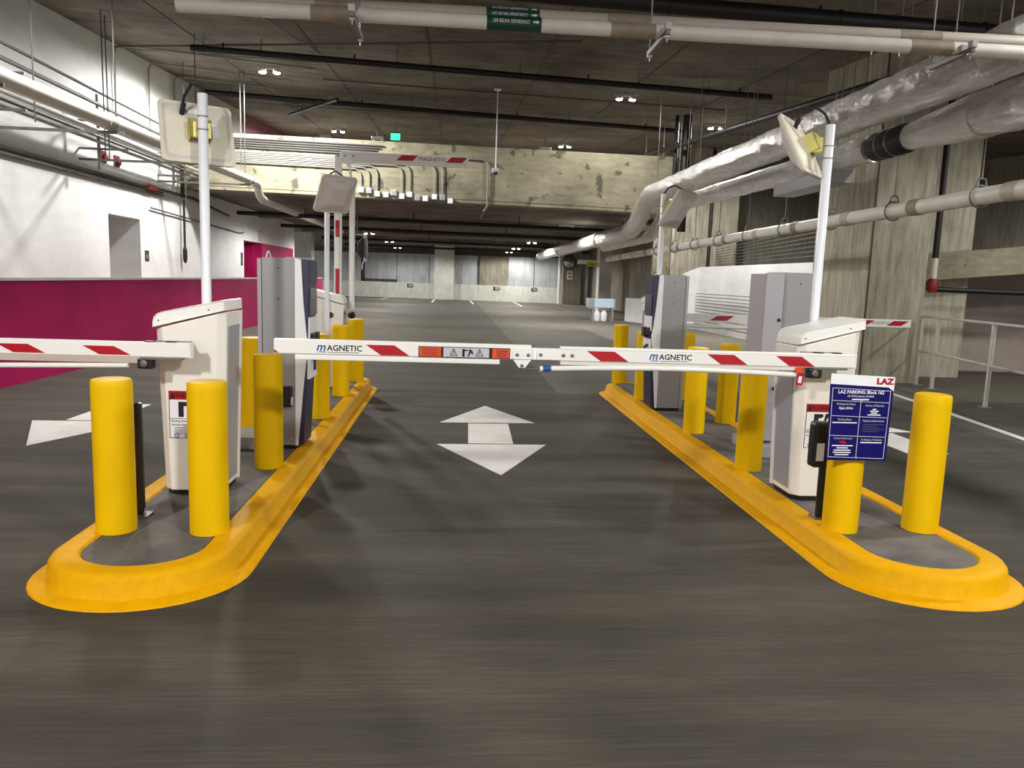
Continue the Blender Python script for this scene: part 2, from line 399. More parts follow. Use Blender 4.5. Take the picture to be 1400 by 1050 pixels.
struct('column', MB().box(7.6, 8.72, 13.65, 15.9, 0, ceil_z(8, 15) + .2), 'column_concrete', bevel=.02, label='massive raw concrete column beside the handrail')
struct('trim_6', MB().box(7.592, 7.622, 13.642, 13.672, 0, ceil_z(8, 15)), 'dark_joint', label='dark corner joint of the big column')
struct('column', MB().box(8.76, 10.35, 14.8, 16.2, 0, ceil_z(9, 15) + .2), 'column_concrete', bevel=.02)
struct('wall_right', MB().box(10.3, 20, 16.3, 16.6, 0, 2.5), 'pinkish_wall')
struct('beam_ramp', MB().prism([(8.74, 1.90), (16, 2.62), (16, 3.18), (8.74, 2.42)], 14.3, 14.79, 'y'), 'beam_concrete', bevel=.015)
struct('ceiling_ramp', MB().prism([(10.36, 2.2), (20, 3.15), (20, 3.3), (10.36, 2.36)], 14.8, 30, 'y'), 'ceiling_concrete')
struct('wall_right_end', MB().box(20, 20.3, -9, 46.5, 0, 8.8), 'dark_concrete')
struct('wall_back_high', MB().box(-8, 20.3, 45.8, 46.2, 4.3, 9.2), 'dark_concrete')
struct('wall_back_backing', MB().prism([(-14, 62.9), (9, 58.9), (9, 59.1), (-14, 63.1)], 0, 4.5, 'z').box(9, 16, 62.6, 62.8, 0, 4.5), 'dark_concrete')
struct('ceiling_lower_right', MB().box(6.61, 14, 33.5, 63, 3.95, 4.25), 'ceiling_concrete')

# ------------------------------------------------------------------ floor markings
def flat(poly, z=.003):
    return MB().loft([[(x, y, .0005) for x, y in poly], [(x, y, z) for x, y in poly]])
def arrow(dx, dy, up, down, label):
    t = thing('lane_arrow', label, 'floor arrow', (dx, dy, 0), group='painted lane arrows')
    part('shaft', flat([(.19, 7.79), (.66, 7.79), (.685, 8.9), (.21, 8.88)]), 'marking_paint', t)
    if up: part('arrowhead', flat([(-.125, 8.92), (1.005, 8.98), (.461, 10.16)]), 'marking_paint', t)
    if down: part('arrowhead', flat([(-.133, 7.73), (.453, 6.5), (1.0, 7.77)]), 'marking_paint', t)
arrow(0, 0, True, True, 'white double-headed arrow painted in the middle of the centre lane')
arrow(-4.42, .86, False, True, 'white arrow painted on the left lane, partly behind the near left bollard')
arrow(4.68, -.15, True, False, 'white arrow painted on the right lane, behind the blue sign and bollard')
def stripe(a, b, wd, label, group='painted white stall lines'):
    a, b = Vector(a), Vector(b); d = (b - a).normalized(); n = Vector((-d.y, d.x)) * wd / 2
    solo('stall_line', flat([a + n, b + n, b - n, a - n]), 'marking_paint', label, 'floor line', group=group)
stripe((7.55, 13.0), (6.55, 6.2), .11, 'long white line on the floor in front of the right handrail', 'lane edge line')
stripe((-5.07, 55.6), (-5.0, 60.2), .14, 'white stall line at the far wall, leftmost of the short ones')
stripe((-1.4, 51.6), (-1.42, 58.9), .14, 'white stall line running to the left edge of the pale far column')
stripe((1.35, 51.0), (1.3, 59.0), .14, 'white stall line just right of the pale far column')
stripe((4.45, 49.5), (4.6, 58.6), .14, 'white stall line below the far wall, right of the dark recess')
stripe((7.9, 55.6), (9.6, 50.8), .14, 'white line slanting from the foot of the column with the round mirror')
stripe((5.3, 44.), (9.4, 43.2), .14, 'white line across the floor behind the draped table')
stripe((-10, 57.6), (-5.1, 56.2), .14, 'white line along the foot of the far wall on the left')

# ------------------------------------------------------------------ traffic islands
ZI = .15
def stadium(cx, hw, ya, yb, n=20):
    """rounded-end outline, counter-clockwise; the rounding is flattened a little at the ends"""
    k = .92
    pts = [(cx + hw * math.cos(a), ya + k * hw * math.sin(a)) for a in [PI + PI * i / n for i in range(n + 1)]]
    pts += [(cx + hw * math.cos(a), yb + k * hw * math.sin(a)) for a in [PI * i / n for i in range(n + 1)]]
    return pts
def island(cx, label, hw=.485, ya=4.27, yb=11.45):
    t = thing('traffic_island', label, 'traffic island', (cx, 0, 0), group='yellow kerbed gate islands')
    top_in = stadium(0, hw - .165, ya, yb)
    def ring(off, z): return [(x, y, z) for x, y in stadium(0, hw + off, ya, yb)]
    mb = MB().loft([[(x, y, ZI - .012) for x, y in stadium(0, hw - .165, ya, yb)], ring(-.15, ZI + .002), ring(-.05, ZI + .002), ring(-.02, ZI - .008), ring(-.004, ZI - .03), ring(.012, .03), ring(.02, .022), ring(.02, .002)], cap=False)
    part('kerb', mb, 'curb_paint', t, smooth=True)
    ap = MB().loft([ring(.012, .028), ring(.06, .018), ring(.095, .008), ring(.10, .0), ], cap=False)
    part('gutter_apron', ap, 'curb_paint', t)
    part('infill', MB().loft([[(x, y, .0) for x, y in top_in], [(x, y, ZI - .006) for x, y in top_in]]), 'island_concrete', t)
LCX, RCX = -1.69, 2.855
island(LCX, 'left yellow-kerbed concrete island carrying gates and bollards')
island(RCX, 'right yellow-kerbed concrete island with the blue parking sign at its end')

# ------------------------------------------------------------------ bollards
bm_prof = [(.1115, 0), (.1115, .86), (.1105, .895), (.104, .906), (.09, .9095), (.0, .912)]
b_me = MB().lathe([(r, z) for r, z in bm_prof], 32).mesh('bollard')
b_me.materials.append(M['bollard_paint'])
b_me.polygons.foreach_set('use_smooth', [True] * len(b_me.polygons)); b_me.set_sharp_from_angle(angle=math.radians(35))
BOL = [(-1.966, 4.56, 'yellow bollard at the near left corner, beside the black sensor post'),
       (-1.424, 4.55, 'yellow bollard standing in front of the left white gate housing warning sticker'),
       (-1.966, 7.66, 'yellow bollard behind left gate housing, far side of island by the grey plinth'),
       (-1.444, 6.13, 'yellow bollard in front of the left grey terminal, under the boom tip'),
       (-1.42, 8.32, 'yellow bollard directly behind the left terminal, left of two others under the boom lettering'),
       (-1.416, 9.90, 'yellow bollard in front of the far left gate with the raised arm'),
       (-1.40, 11.32, 'yellow bollard at the far end of the left island beside black sensor post'),
       (2.57, 4.68, 'yellow bollard behind the blue parking sign'),
       (3.127, 4.69, 'yellow bollard at near right corner, right of the blue parking sign'),
       (2.575, 6.28, 'yellow bollard before the right gate housing with a boom shadow across it'),
       (2.60, 7.88, 'yellow bollard on lane side between the right gate and the grey and white terminal'),
       (3.165, 8.48, 'yellow bollard on the right lane side of the right island, before the grey cabinet'),
       (3.20, 10.22, 'yellow bollard right behind the right grey and white terminal'),
       (2.65, 11.85, 'yellow bollard at the far tip of the right island'),
       (2.60, 10.14, 'yellow bollard half hidden left of the right terminal, in front of far gate housing')]
for x, y, lb in BOL:
    o = bpy.data.objects.new('bollard', b_me); COL.objects.link(o); o.location = (x, y, ZI - .004)
    tag(o, lb, 'bollard', 'yellow bollards on the islands')

# ------------------------------------------------------------------ gate barriers
def parallelogram(x0, x1, z0, z1, skew, y, th=.0015):
    return MB().prism([(x0 + skew, z0), (x1, z0), (x1 - skew, z1), (x0, z1)], y - th, y, 'y')
def logo(parent, xc, zc, y, wd, grey=False, rot=R_FRONT, sgn=1):
    """italic m, capitals and an underline"""
    s = wd / .258
    lm, tm = ('grey_print', 'grey_print') if grey else ('blue_print', 'black_print')
    a = lettering('m', .078 * s, lm, parent, (xc - .122 * s * sgn, y, zc + .004 * s), rot, shear=.3, bold=.0015)
    lettering('AGNETIC', .054 * s, tm, parent, (xc + .035 * s * sgn, y, zc - .002 * s), rot, bold=.0012)
    part('underline', MB().box(xc - .135 * s, xc - .085 * s, y - .001, y, zc - .03 * s, zc - .025 * s), lm, parent)
    part('tagline', MB().box(xc - .073 * s, xc + .128 * s, y - .001, y, zc - .031 * s, zc - .0265 * s), 'grey_print', parent)
def housing(t, front_sticker=True):
    """gate housing; local front faces -y, centre x=0, depth 0..0.36"""
    def ring(z, hw, y0=0., y1=.36, ch=.055, slope=0.):
        pts = [(-hw, y1), (-hw, y0 + ch), (-hw + ch, y0), (hw - ch, y0), (hw, y0 + ch), (hw, y1)]
        return [(x, y, z + slope * x) for x, y in pts]
    part('plinth', MB().loft([ring(0, .19, .015, .35), ring(.03, .19, .015, .35)]), 'black_plastic', t)
    body = MB().loft([ring(.03, .198), ring(.05, .20), ring(1.205, .235, slope=.27)])
    part('housing', body, 'housing_cream', t, bevel=.008)
    # lid: sloping cap, rounded at the low end
    prof = [(-.248, 1.150), (-.247, 1.185), (-.238, 1.222), (-.218, 1.246), (-.19, 1.258), (.236, 1.352), (.246, 1.348), (.248, 1.282)]
    def lidring(y, ins): 
        c = Vector((0, 1.25)); return [(p[0] * (1 - ins), y, (p[1] - 1.25) * (1 - ins * 1.5) + 1.25) for p in prof]
    part('lid', MB().loft([lidring(-.004, .10), lidring(-.014, .05), lidring(.02, .0), lidring(.375, 0.)]), 'white_metal', t, smooth=True)
    for sx in (-1, 1):
        sp = MB().loft([[(sx * .2005, .075, .07), (sx * .2005, .335, .07), (sx * .206, .335, .07), (sx * .206, .075, .07)],
                        [(sx * (.2345 + .0), .075, 1.12 + .05 * sx), (sx * .2345, .335, 1.12 + .05 * sx), (sx * .240, .335, 1.12 + .05 * sx), (sx * .240, .075, 1.12 + .05 * sx)]])
        pn = part('side_panel', sp, 'grey_panel', t)
        if sx < 0:
            lettering('MAGNETIC', .03, 'black_print', pn, (-.2405, .2, 1.02), Matrix.Rotation(-PI / 2, 4, 'Z') @ R_FRONT)
    bp = MB().prism([(-.213, .03), (.213, .03), (.25, 1.27), (-.25, 1.135)], .36, .378, 'y')
    part('back_plate', bp, 'arm_white', t)
    for x, z in ((-.2, 1.20), (.13, 1.28)):
        part('screw', MB().lathe([(.006, 0), (.005, .004), (0, .005)], 10, mat=Matrix.Translation((x, -.004, z)) @ R_FRONT), 'strut_steel', t)
    if front_sticker:
        st = part('warning_sticker', MB().box(-.145, .085, -.0015, 0.003, .40, .725), 'white_print', t, label='safety warning sticker with red header')
        part('header', MB().box(-.145, .085, -.003, -.001, .665, .725), 'red_tape', st)
        part('border', MB().box(-.147, -.143, -.003, -.001, .40, .725).box(.083, .087, -.003, -.001, .40, .725).box(-.147, .087, -.003, -.001, .397, .401).box(-.147, .087, -.003, -.001, .532, .535), 'black_print', st)
        lettering('WARNING', .048, 'black_print', st, (-.005, -.004, .694), bold=.001)
        part('triangle', MB().prism([(-.142, .674), (-.107, .674), (-.1245, .716)], -.0045, -.0025, 'y'), 'black_print', st)
        # pictogram: barrier post with a falling arm and a running figure
        part('pictogram', MB().box(-.085, -.05, -.003, -.001, .545, .64).prism([(-.085, .62), (-.085, .65), (-.02, .65), (-.012, .635), (-.03, .62)], -.0032, -.001, 'y').prism([(0, .65), (.02, .655), (.028, .64), (.008, .60), (.03, .57), (.02, .562), (-.008, .598)], -.0032, -.001, 'y').prism([(-.012, .56), (-.004, .556), (.016, .59), (.006, .6)], -.0032, -.001, 'y'), 'black_print', st)
        lettering('Moving Gate Can Cause', .0215, 'black_print', st, (-.03, -.003, .517))
        lettering('Serious Injury or Death', .0215, 'black_print', st, (-.03, -.003, .492))
        fp = MB()
        for i in range(5): fp.box(-.115, .055 - .02 * (i % 2), -.003, -.001, .47 - i * .011, .473 - i * .011)
        part('fine_print', fp, 'grey_print', st)
        pc = MB()
        for x in (-.10, -.03, .04):
            pc.lathe([(.017, 0), (.017, .001), (.013, .001), (.013, 0)], 16, mat=Matrix.Translation((x, -.001, .412 + .005)) @ R_FRONT)
            pc.box(x - .012, x + .012, -.002, -.001, .415, .419)
        part('prohibition_icon', pc, 'black_print', st)
ARM_H, ARM_T = .100, .062
def arm_body(parent, xa, xb, z, y, name='boom_arm', th=ARM_T):
    prof = [(y - th / 2 + .008, z - ARM_H / 2), (y - th / 2, z - ARM_H / 2 + .008), (y - th / 2, z + ARM_H / 2 - .010), (y - th / 2 + .010, z + ARM_H / 2), (y + th / 2 - .01, z + ARM_H / 2), (y + th / 2, z + ARM_H / 2 - .01), (y + th / 2, z - ARM_H / 2 + .008), (y + th / 2 - .008, z - ARM_H / 2)]
    return part(name, MB().prism(prof, xa, xb, 'x'), 'arm_white', parent, smooth=True)
def mount(t, x_end, z, y=-.17):
    """boom mounting flange with black pads and pivot between housing and arm"""
    part('arm_flange', MB().box(x_end - .31, x_end - .04, y + .03, 0.0, z - .045, z + .045).box(x_end - .30, x_end - .05, y - .035, y + .035, z - .062, z - .05), 'strut_steel', t)
    for dx in (.255, .12):
        part('clamp_pad', MB().box(x_end - dx - .03, x_end - dx + .03, y - .02, y + .03, z + ARM_H / 2, z + ARM_H / 2 + .008), 'black_plastic', t, bevel=.003)
    part('end_cap', MB().box(x_end, x_end + .012, y - .034, y + .034, z - .053, z + .053), 'white_metal', t, bevel=.006)
    part('pivot_knuckle', MB().box(x_end - .33, x_end - .23, y - .03, y + .03, z - .125, z - .055), 'black_plastic', t, bevel=.01)
    part('pivot_bolt', MB().lathe([(.024, 0), (.024, .012), (.012, .018), (0, .018)], 14, mat=Matrix.Translation((x_end - .285, y - .03, z - .09)) @ R_FRONT), 'strut_steel', t)

# right near gate: articulated boom lowered across the centre lane
AY = -.17
g = thing('gate_barrier', 'white gate housing on the right island whose long boom closes the centre lane', 'barrier gate', (2.735, 5.32, ZI), group='boom gates on the islands')
housing(g)
Z = 1.06; X0 = -2.735        # arm centre height above island; X0 turns lane x into local x
mount(g, .077, Z, AY)
a1 = arm_body(g, X0 + .735, .077, Z, AY)
yf = AY - ARM_T / 2
for xa, xb in ((.913, 1.206), (1.752, 2.042), (2.24, 2.524)):
    part('red_stripe', parallelogram(X0 + xa, X0 + xb, Z - .042, Z + .026, .10, yf), 'red_tape', a1)
logo(a1, X0 + 1.496, Z - .002, yf - .0005, .258)
part('seam', MB().box(X0 + .735, .07, yf - .001, yf, Z + .034, Z + .036), 'silver_label', a1)
part('under_rail', MB().box(X0 + .74, X0 + 2.42, AY - .02, AY + .025, Z - .072, Z - .05), 'pvc_white', g)
rod = [(X0 + .60 + i * .1, AY - .01, Z - .105 + .022 * math.sin(PI * i / 18)) for i in range(19)]
part('actuator_tube', MB().tube(rod, .019, 12), 'arm_white', g, smooth=True)
part('blue_band', MB().tube([(X0 + .62, AY - .01, Z - .104), (X0 + .675, AY - .01, Z - .1005)], .0205, 12), 'blue_tape', g)
part('tube_tip', MB().tube([(X0 + .51, AY - .01, Z - .112), (X0 + .62, AY - .01, Z - .105)], .007, 8), 'strut_steel', g)
part('hinge_link', MB().box(X0 + .53, X0 + .76, AY - .02, AY + .02, Z - .045, Z + .035), 'white_metal', g, bevel=.004)
part('hinge_ear', MB().prism([(X0 + .575, Z - .042), (X0 + .735, Z - .042), (X0 + .735, Z + .034), (X0 + .60, Z + .034), (X0 + .578, Z + .02)], AY - .034, AY - .02, 'y'), 'white_metal', g, bevel=.003)
for x in (.60, .755, .815):
    part('hinge_bolt', MB().lathe([(.012, 0), (.011, .007), (0, .008)], 12, mat=Matrix.Translation((X0 + x, AY - .034, Z - .008)) @ R_FRONT), 'strut_steel', g)
a2 = arm_body(g, X0 - 1.168, X0 + .535, Z + .004, AY, 'boom_tip')
part('bracket_plate', MB().box(X0 + .412, X0 + .538, yf - .006, yf, Z - .04, Z + .035).prism([(X0 + .415, Z - .046), (X0 + .535, Z - .046), (X0 + .495, Z - .10), (X0 + .455, Z - .10)], AY - .034, AY - .022, 'y'), 'white_metal', g)
for x, z in ((.44, Z - .012), (.515, Z - .012), (.474, Z - .085)):
    part('bracket_bolt', MB().lathe([(.012, 0), (.011, .006), (0, .007)], 12, mat=Matrix.Translation((X0 + x, yf - .006, z)) @ R_FRONT), 'strut_steel', g)
part('red_stripe', parallelogram(X0 - .57, X0 - .281, Z - .038, Z + .03, .10, yf), 'red_tape', a2)
part('red_stripe', MB().prism([(X0 - 1.166, Z - .036), (X0 - 1.137, Z - .036), (X0 - 1.166, Z - .014)], yf - .0015, yf, 'y'), 'red_tape', a2)
logo(a2, X0 - .743, Z + .002, yf - .0005, .258)
ws = part('warning_tape', MB().box(X0 - .222, X0 + .392, yf - .0015, yf, Z - .042, Z + .030), 'black_print', a2, label='orange and grey warning tape with pictograms')
part('orange_field', MB().box(X0 - .216, X0 - .072, yf - .003, yf - .001, Z - .037, Z + .025).box(X0 + .272, X0 + .386, yf - .003, yf - .001, Z - .037, Z + .025), 'orange_tape', a2)
part('grey_field', MB().box(X0 - .056, X0 + .25, yf - .003, yf - .001, Z - .037, Z + .025), 'silver_label', a2)
pic = MB()
for xc in (.012, .185):
    x = X0 + xc
    pic.prism([(x - .026, Z - .030), (x + .026, Z - .030), (x + .022, Z - .026), (x - .020, Z - .026)], yf - .0045, yf - .002, 'y')
    pic.prism([(x - .026, Z - .030), (x - .020, Z - .030), (x + .002, Z + .018), (x - .002, Z + .020)], yf - .0045, yf - .002, 'y')
    pic.prism([(x + .026, Z - .030), (x + .020, Z - .030), (x - .002, Z + .018), (x + .002, Z + .020)], yf - .0045, yf - .002, 'y')
    pic.box(x - .002, x + .002, yf - .0045, yf - .002, Z - .022, Z + .004)
x = X0 + .10
pic.box(x - .03, x - .014, yf - .0045, yf - .002, Z - .034, Z + .016).prism([(x - .03, Z + .006), (x - .03, Z + .018), (x + .006, Z + .012), (x + .006, Z + .004)], yf - .0045, yf - .002, 'y')
pic.prism([(x + .004, Z - .034), (x + .012, Z - .034), (x + .028, Z - .006), (x + .042, Z - .018), (x + .046, Z - .012), (x + .034, Z + .012), (x + .02, Z + .018), (x + .008, Z + .006), (x + .012, Z + .002), (x + .02, Z + .008)], yf - .0045, yf - .002, 'y')
part('pictogram', pic, 'black_print', a2)
fine = MB()
for i in range(6):
    fine.box(X0 - .20, X0 - .10 + .02 * (i % 2), yf - .0042, yf - .002, Z + .016 - i * .009, Z + .019 - i * .009)
    fine.box(X0 + .30, X0 + .375, yf - .0042, yf - .002, Z + .016 - i * .009, Z + .019 - i * .009)
part('fine_print', fine, 'black_print', a2)
part('tip_rail', MB().box(X0 - 1.035, X0 + .325, AY - .022, AY + .02, Z - .082, Z - .046), 'arm_white', g, bevel=.006)
part('lock_tag', MB().prism([(-.345, Z - .17), (-.30, Z - .175), (-.29, Z - .09), (-.335, Z - .085)], AY - .05, AY - .045, 'y'), 'red_tape', g, label='red and white tag hanging under the boom')
part('lock_tag_label', MB().prism([(-.335, Z - .155), (-.31, Z - .158), (-.305, Z - .11), (-.328, Z - .108)], AY - .052, AY - .049, 'y'), 'white_print', g)
part('orange_clip', MB().box(-.345, -.30, AY - .04, AY + .01, Z - .085, Z - .052), 'orange_tape', g)

# left near gate: boom across the left lane, out of frame
g = thing('gate_barrier', 'white gate housing on the left island with boom reaching across the left lane', 'barrier gate', (-1.765, 5.30, ZI), group='boom gates on the islands')
housing(g)
Z = 1.02
mount(g, .06, Z, AY)
a1 = arm_body(g, -3.3, .06, Z, AY)
for xa, xb in ((-2.37, -2.07), (-2.90, -2.60), (-3.42, -3.12)):
    part('red_stripe', parallelogram(1.765 + xa, 1.765 + xb, Z - .036, Z + .020, .105, yf), 'red_tape', a1)
part('under_rail', MB().box(-3.3, -.25, AY - .025, AY + .03, Z - .088, Z - .05), 'pvc_tan', g)
part('actuator_tube', MB().tube([(-3.3, AY - .01, Z - .16), (-1.4, AY - .01, Z - .13), (-.33, AY - .01, Z - .105)], .017, 10), 'arm_white', g, smooth=True)
# far left gate: arm raised, tip folded level
g = thing('gate_barrier', 'far white gate on the left island with its boom raised and tip folded level', 'barrier gate', (-1.70, 10.75, ZI), PI, group='boom gates on the islands')
housing(g, False)
part('round_sticker', MB().lathe([(.04, 0), (.04, .003), (0, .003)], 20, mat=Matrix.Translation((-.08, .379, 1.00)) @ Matrix.Rotation(-PI / 2, 4, 'X')), 'brown_disc', g)
part('arm_flange', MB().box(-.16, .02, -.14, 0, .98, 1.12), 'strut_steel', g)
up = part('boom_arm', MB().box(-.145, -.045, -.20, -.14, .95, 2.96), 'arm_white', g, bevel=.008)
for za, zb in ((1.27, 1.62), (2.05, 2.28), (2.66, 2.86)):
    part('red_stripe', MB().box(-.118, -.062, -.14, -.1385, za, zb), 'red_tape', up)
part('hinge_link', MB().box(-.14, -.05, -.19, -.15, 2.94, 3.16), 'white_metal', g, bevel=.004)
tipz = 3.145
tp = part('boom_tip', MB().box(-1.87, -.13, -.205, -.14, tipz - .05, tipz + .06), 'arm_white', g, bevel=.008)
part('tip_rail', MB().box(-1.87, -.13, -.19, -.15, tipz - .085, tipz - .05), 'arm_white', g, bevel=.006)
for xa, xb in ((-1.18, -.88), (-1.86, -1.56)):
    part('red_stripe', MB().prism([(xa, tipz + .045), (xb - .08, tipz + .045), (xb, tipz - .03), (xa + .08, tipz - .03)], -.14, -.1385, 'y'), 'red_tape', tp)
lettering('MAGNETIC', .075, 'grey_print', tp, (-1.375, -.1375, tipz), Matrix.Rotation(PI, 4, 'Z') @ R_FRONT)
part('bracket_plate', MB().prism([(-.30, tipz - .05), (-.17, tipz - .05), (-.22, tipz - .14), (-.25, tipz - .14)], -.14, -.128, 'y'), 'white_metal', g)
for x in (-.30, -.19, -.095):
    part('hinge_bolt', MB().lathe([(.014, 0), (.013, .008), (0, .009)], 12, mat=Matrix.Translation((x, -.14 if x < -.1 else -.15, tipz)) @ Matrix.Rotation(-PI / 2, 4, 'X')), 'strut_steel', g)
part('actuator_tube', MB().tube([(-.285, -.17, 1.06), (-.285, -.17, 2.74)], .040, 14), 'arm_white', g, smooth=True)
part('tube_tip', MB().tube([(-.285, -.17, 2.74), (-.25, -.16, 3.02)], .016, 8), 'white_metal', g)
part('pivot_knuckle', MB().lathe([(.05, 0), (.05, .06), (.03, .075), (0, .075)], 16, mat=Matrix.Translation((-.29, -.17, .98)) @ Matrix.Rotation(-PI / 2, 4, 'X')), 'black_plastic', g)
# far right gate: boom across the right lane
g = thing('gate_barrier', 'far white gate on the right island, boom lowered across the right lane', 'barrier gate', (3.00, 11.10, ZI), PI, group='boom gates on the islands')
housing(g, False)
Z = 1.06
part('arm_flange', MB().box(-.16, .04, -.16, 0, Z - .06, Z + .06), 'strut_steel', g)
a1 = part('boom_arm', MB().box(-4.02, .06, -.22, -.155, Z - .045, Z + .075), 'arm_white', g, bevel=.008)
part('under_rail', MB().tube([(-2.5, -.19, Z - .12), (-.3, -.19, Z - .11)], .032, 10), 'arm_white', g, smooth=True)
for xa, xb in ((-1.23, -.85), (-2.2, -1.9), (-3.43, -3.1), (-3.98, -3.62)):
    part('red_stripe', MB().prism([(xa, Z + .055), (xb - .12, Z + .055), (xb, Z - .02), (xa + .12, Z - .02)], -.1555, -.154, 'y'), 'red_tape', a1)
for x in (-1.62, -3.52):
    lettering('MAGNETIC', .062, 'grey_print', a1, (x, -.153, Z + .018), Matrix.Rotation(PI, 4, 'Z') @ R_FRONT)

# ------------------------------------------------------------------ reader antennas on poles
def antenna(x, y, ztop, yaw, tilt, label, pz0=ZI, w_=.52, h_=.50, drop=.20):
    """yaw: heading of the reading face from +Y towards -X"""
    t = thing('antenna_pole', label, 'antenna', (x, y, pz0), group='gate reader antennas on white poles')
    H = ztop - pz0
    part('pole', MB().lathe([(.034, 0), (.034, H - .005), (.031, H), (0, H)], 20), 'pole_white', t, smooth=True)
    part('base_plate', MB().box(-.07, .07, -.07, .07, 0, .01), 'galvanised', t)
    A = Matrix.Rotation(yaw, 4, 'Z')                 # local +y is the reading direction
    T = A @ Matrix.Translation((0, .21, H - drop)) @ Matrix.Rotation(-tilt, 4, 'X')
    def rr(hw, hh, r=.04, n=4):
        out = []
        for cx, cz, a0 in ((hw - r, hh - r, 0), (-hw + r, hh - r, PI / 2), (-hw + r, -hh + r, PI), (hw - r, -hh + r, 1.5 * PI)):
            out += arc((cx, cz), r, a0, a0 + PI / 2, n)
        return out
    def place(mb): mb.v = [tuple(T @ Vector(p)) for p in mb.v]; return mb
    R3 = lambda hw, hh, yy, r=.04: [(px, yy, pz) for px, pz in rr(hw, hh, r)]
    hw, hh = w_ / 2, h_ / 2
    pan = part('reader_panel', place(MB().loft([R3(hw - .008, hh - .008, -.018), R3(hw, hh, -.010), R3(hw, hh, .012), R3(hw - .03, hh - .03, .014), R3(hw - .034, hh - .034, .020), R3(hw - .14, hh - .14, .075, .015)])), 'panel_front', t, bevel=.003)
    part('back_cover', place(MB().loft([R3(hw - .04, hh - .04, -.016), R3(hw - .045, hh - .045, -.022), R3(hw - .15, hh - .15, -.055, .02)])), 'panel_cream', pan)
    part('rim', place(MB().loft([R3(hw + .004, hh + .004, -.020), R3(hw + .004, hh + .004, -.004), R3(hw - .022, hh - .022, -.004), R3(hw - .022, hh - .022, -.022), R3(hw + .004, hh + .004, -.020)], cap=False)), 'panel_cream', pan)
    part('maker_mark', place(MB().loft([[(-.07, .032, hh - .070), (.07, .032, hh - .070), (.07, .0265, hh - .052), (-.07, .0265, hh - .052)], [(-.07, .036, hh - .070), (.07, .036, hh - .070), (.07, .0305, hh - .052), (-.07, .0305, hh - .052)]])), 'grey_print', pan)
    part('data_label', place(MB().box(.06, .14, -.0575, -.050, -.04, .06)), 'white_print', pan)
    part('data_label', place(MB().box(-.06, .03, -.047, -.038, .13, .17)), 'white_print', pan)
    bk = MB().box(-.075, .075, -.14, -.13, -.09, .05).box(-.075, -.069, -.14, -.05, -.09, .05).box(.069, .075, -.14, -.05, -.09, .05)
    br = part('bracket', place(bk), 'zinc_bracket', t)
    part('bracket_arm', MB().box(-.06, .06, .03, .11, H - drop - .045, H - drop + .06, A), 'zinc_bracket', t)
    for dz in (-.16, -.25):
        part('clamp', MB().lathe([(.038, 0), (.038, .008), (.034, .008), (.034, 0)], 20, (0, 0, H + dz)), 'strut_steel', t)
    p0 = T @ Vector((-.10, -.03, .12)); p1 = T @ Vector((-.09, -.10, .19))
    top = Vector((0, 0, H))
    part('plug', MB().tube([p0, p0.lerp(p1, .9)], .018, 10), 'rubber_black', t)
    part('cable', MB().tube([p0.lerp(p1, .6), p1 + Vector((0, 0, .03)), p1.lerp(top, .45) + Vector((0, 0, .10)), p1.lerp(top, .8) + Vector((0, 0, .07)), top + Vector((0, .012, 0)), top + Vector((0, .0, -.06))], .011, 8), 'rubber_black', t, smooth=True)
antenna(-1.785, 5.74, 2.92, math.radians(29), math.radians(19), 'reader antenna on white pole behind the near left gate, its cream back turned here', w_=.50, h_=.46, drop=.25)
antenna(2.80, 5.76, 2.93, math.radians(49), math.radians(27), 'reader antenna on white pole behind the near right gate, seen edge-on', drop=.155, h_=.48)
antenna(-1.66, 10.32, 2.90, math.radians(180 + 40), math.radians(30), 'far left reader antenna on pole before the raised boom, smooth face visible', w_=.5)
antenna(2.62, 9.70, 2.83, math.radians(180 + 47), math.radians(32), 'far right reader antenna on pole above the grey and white terminal', w_=.5)

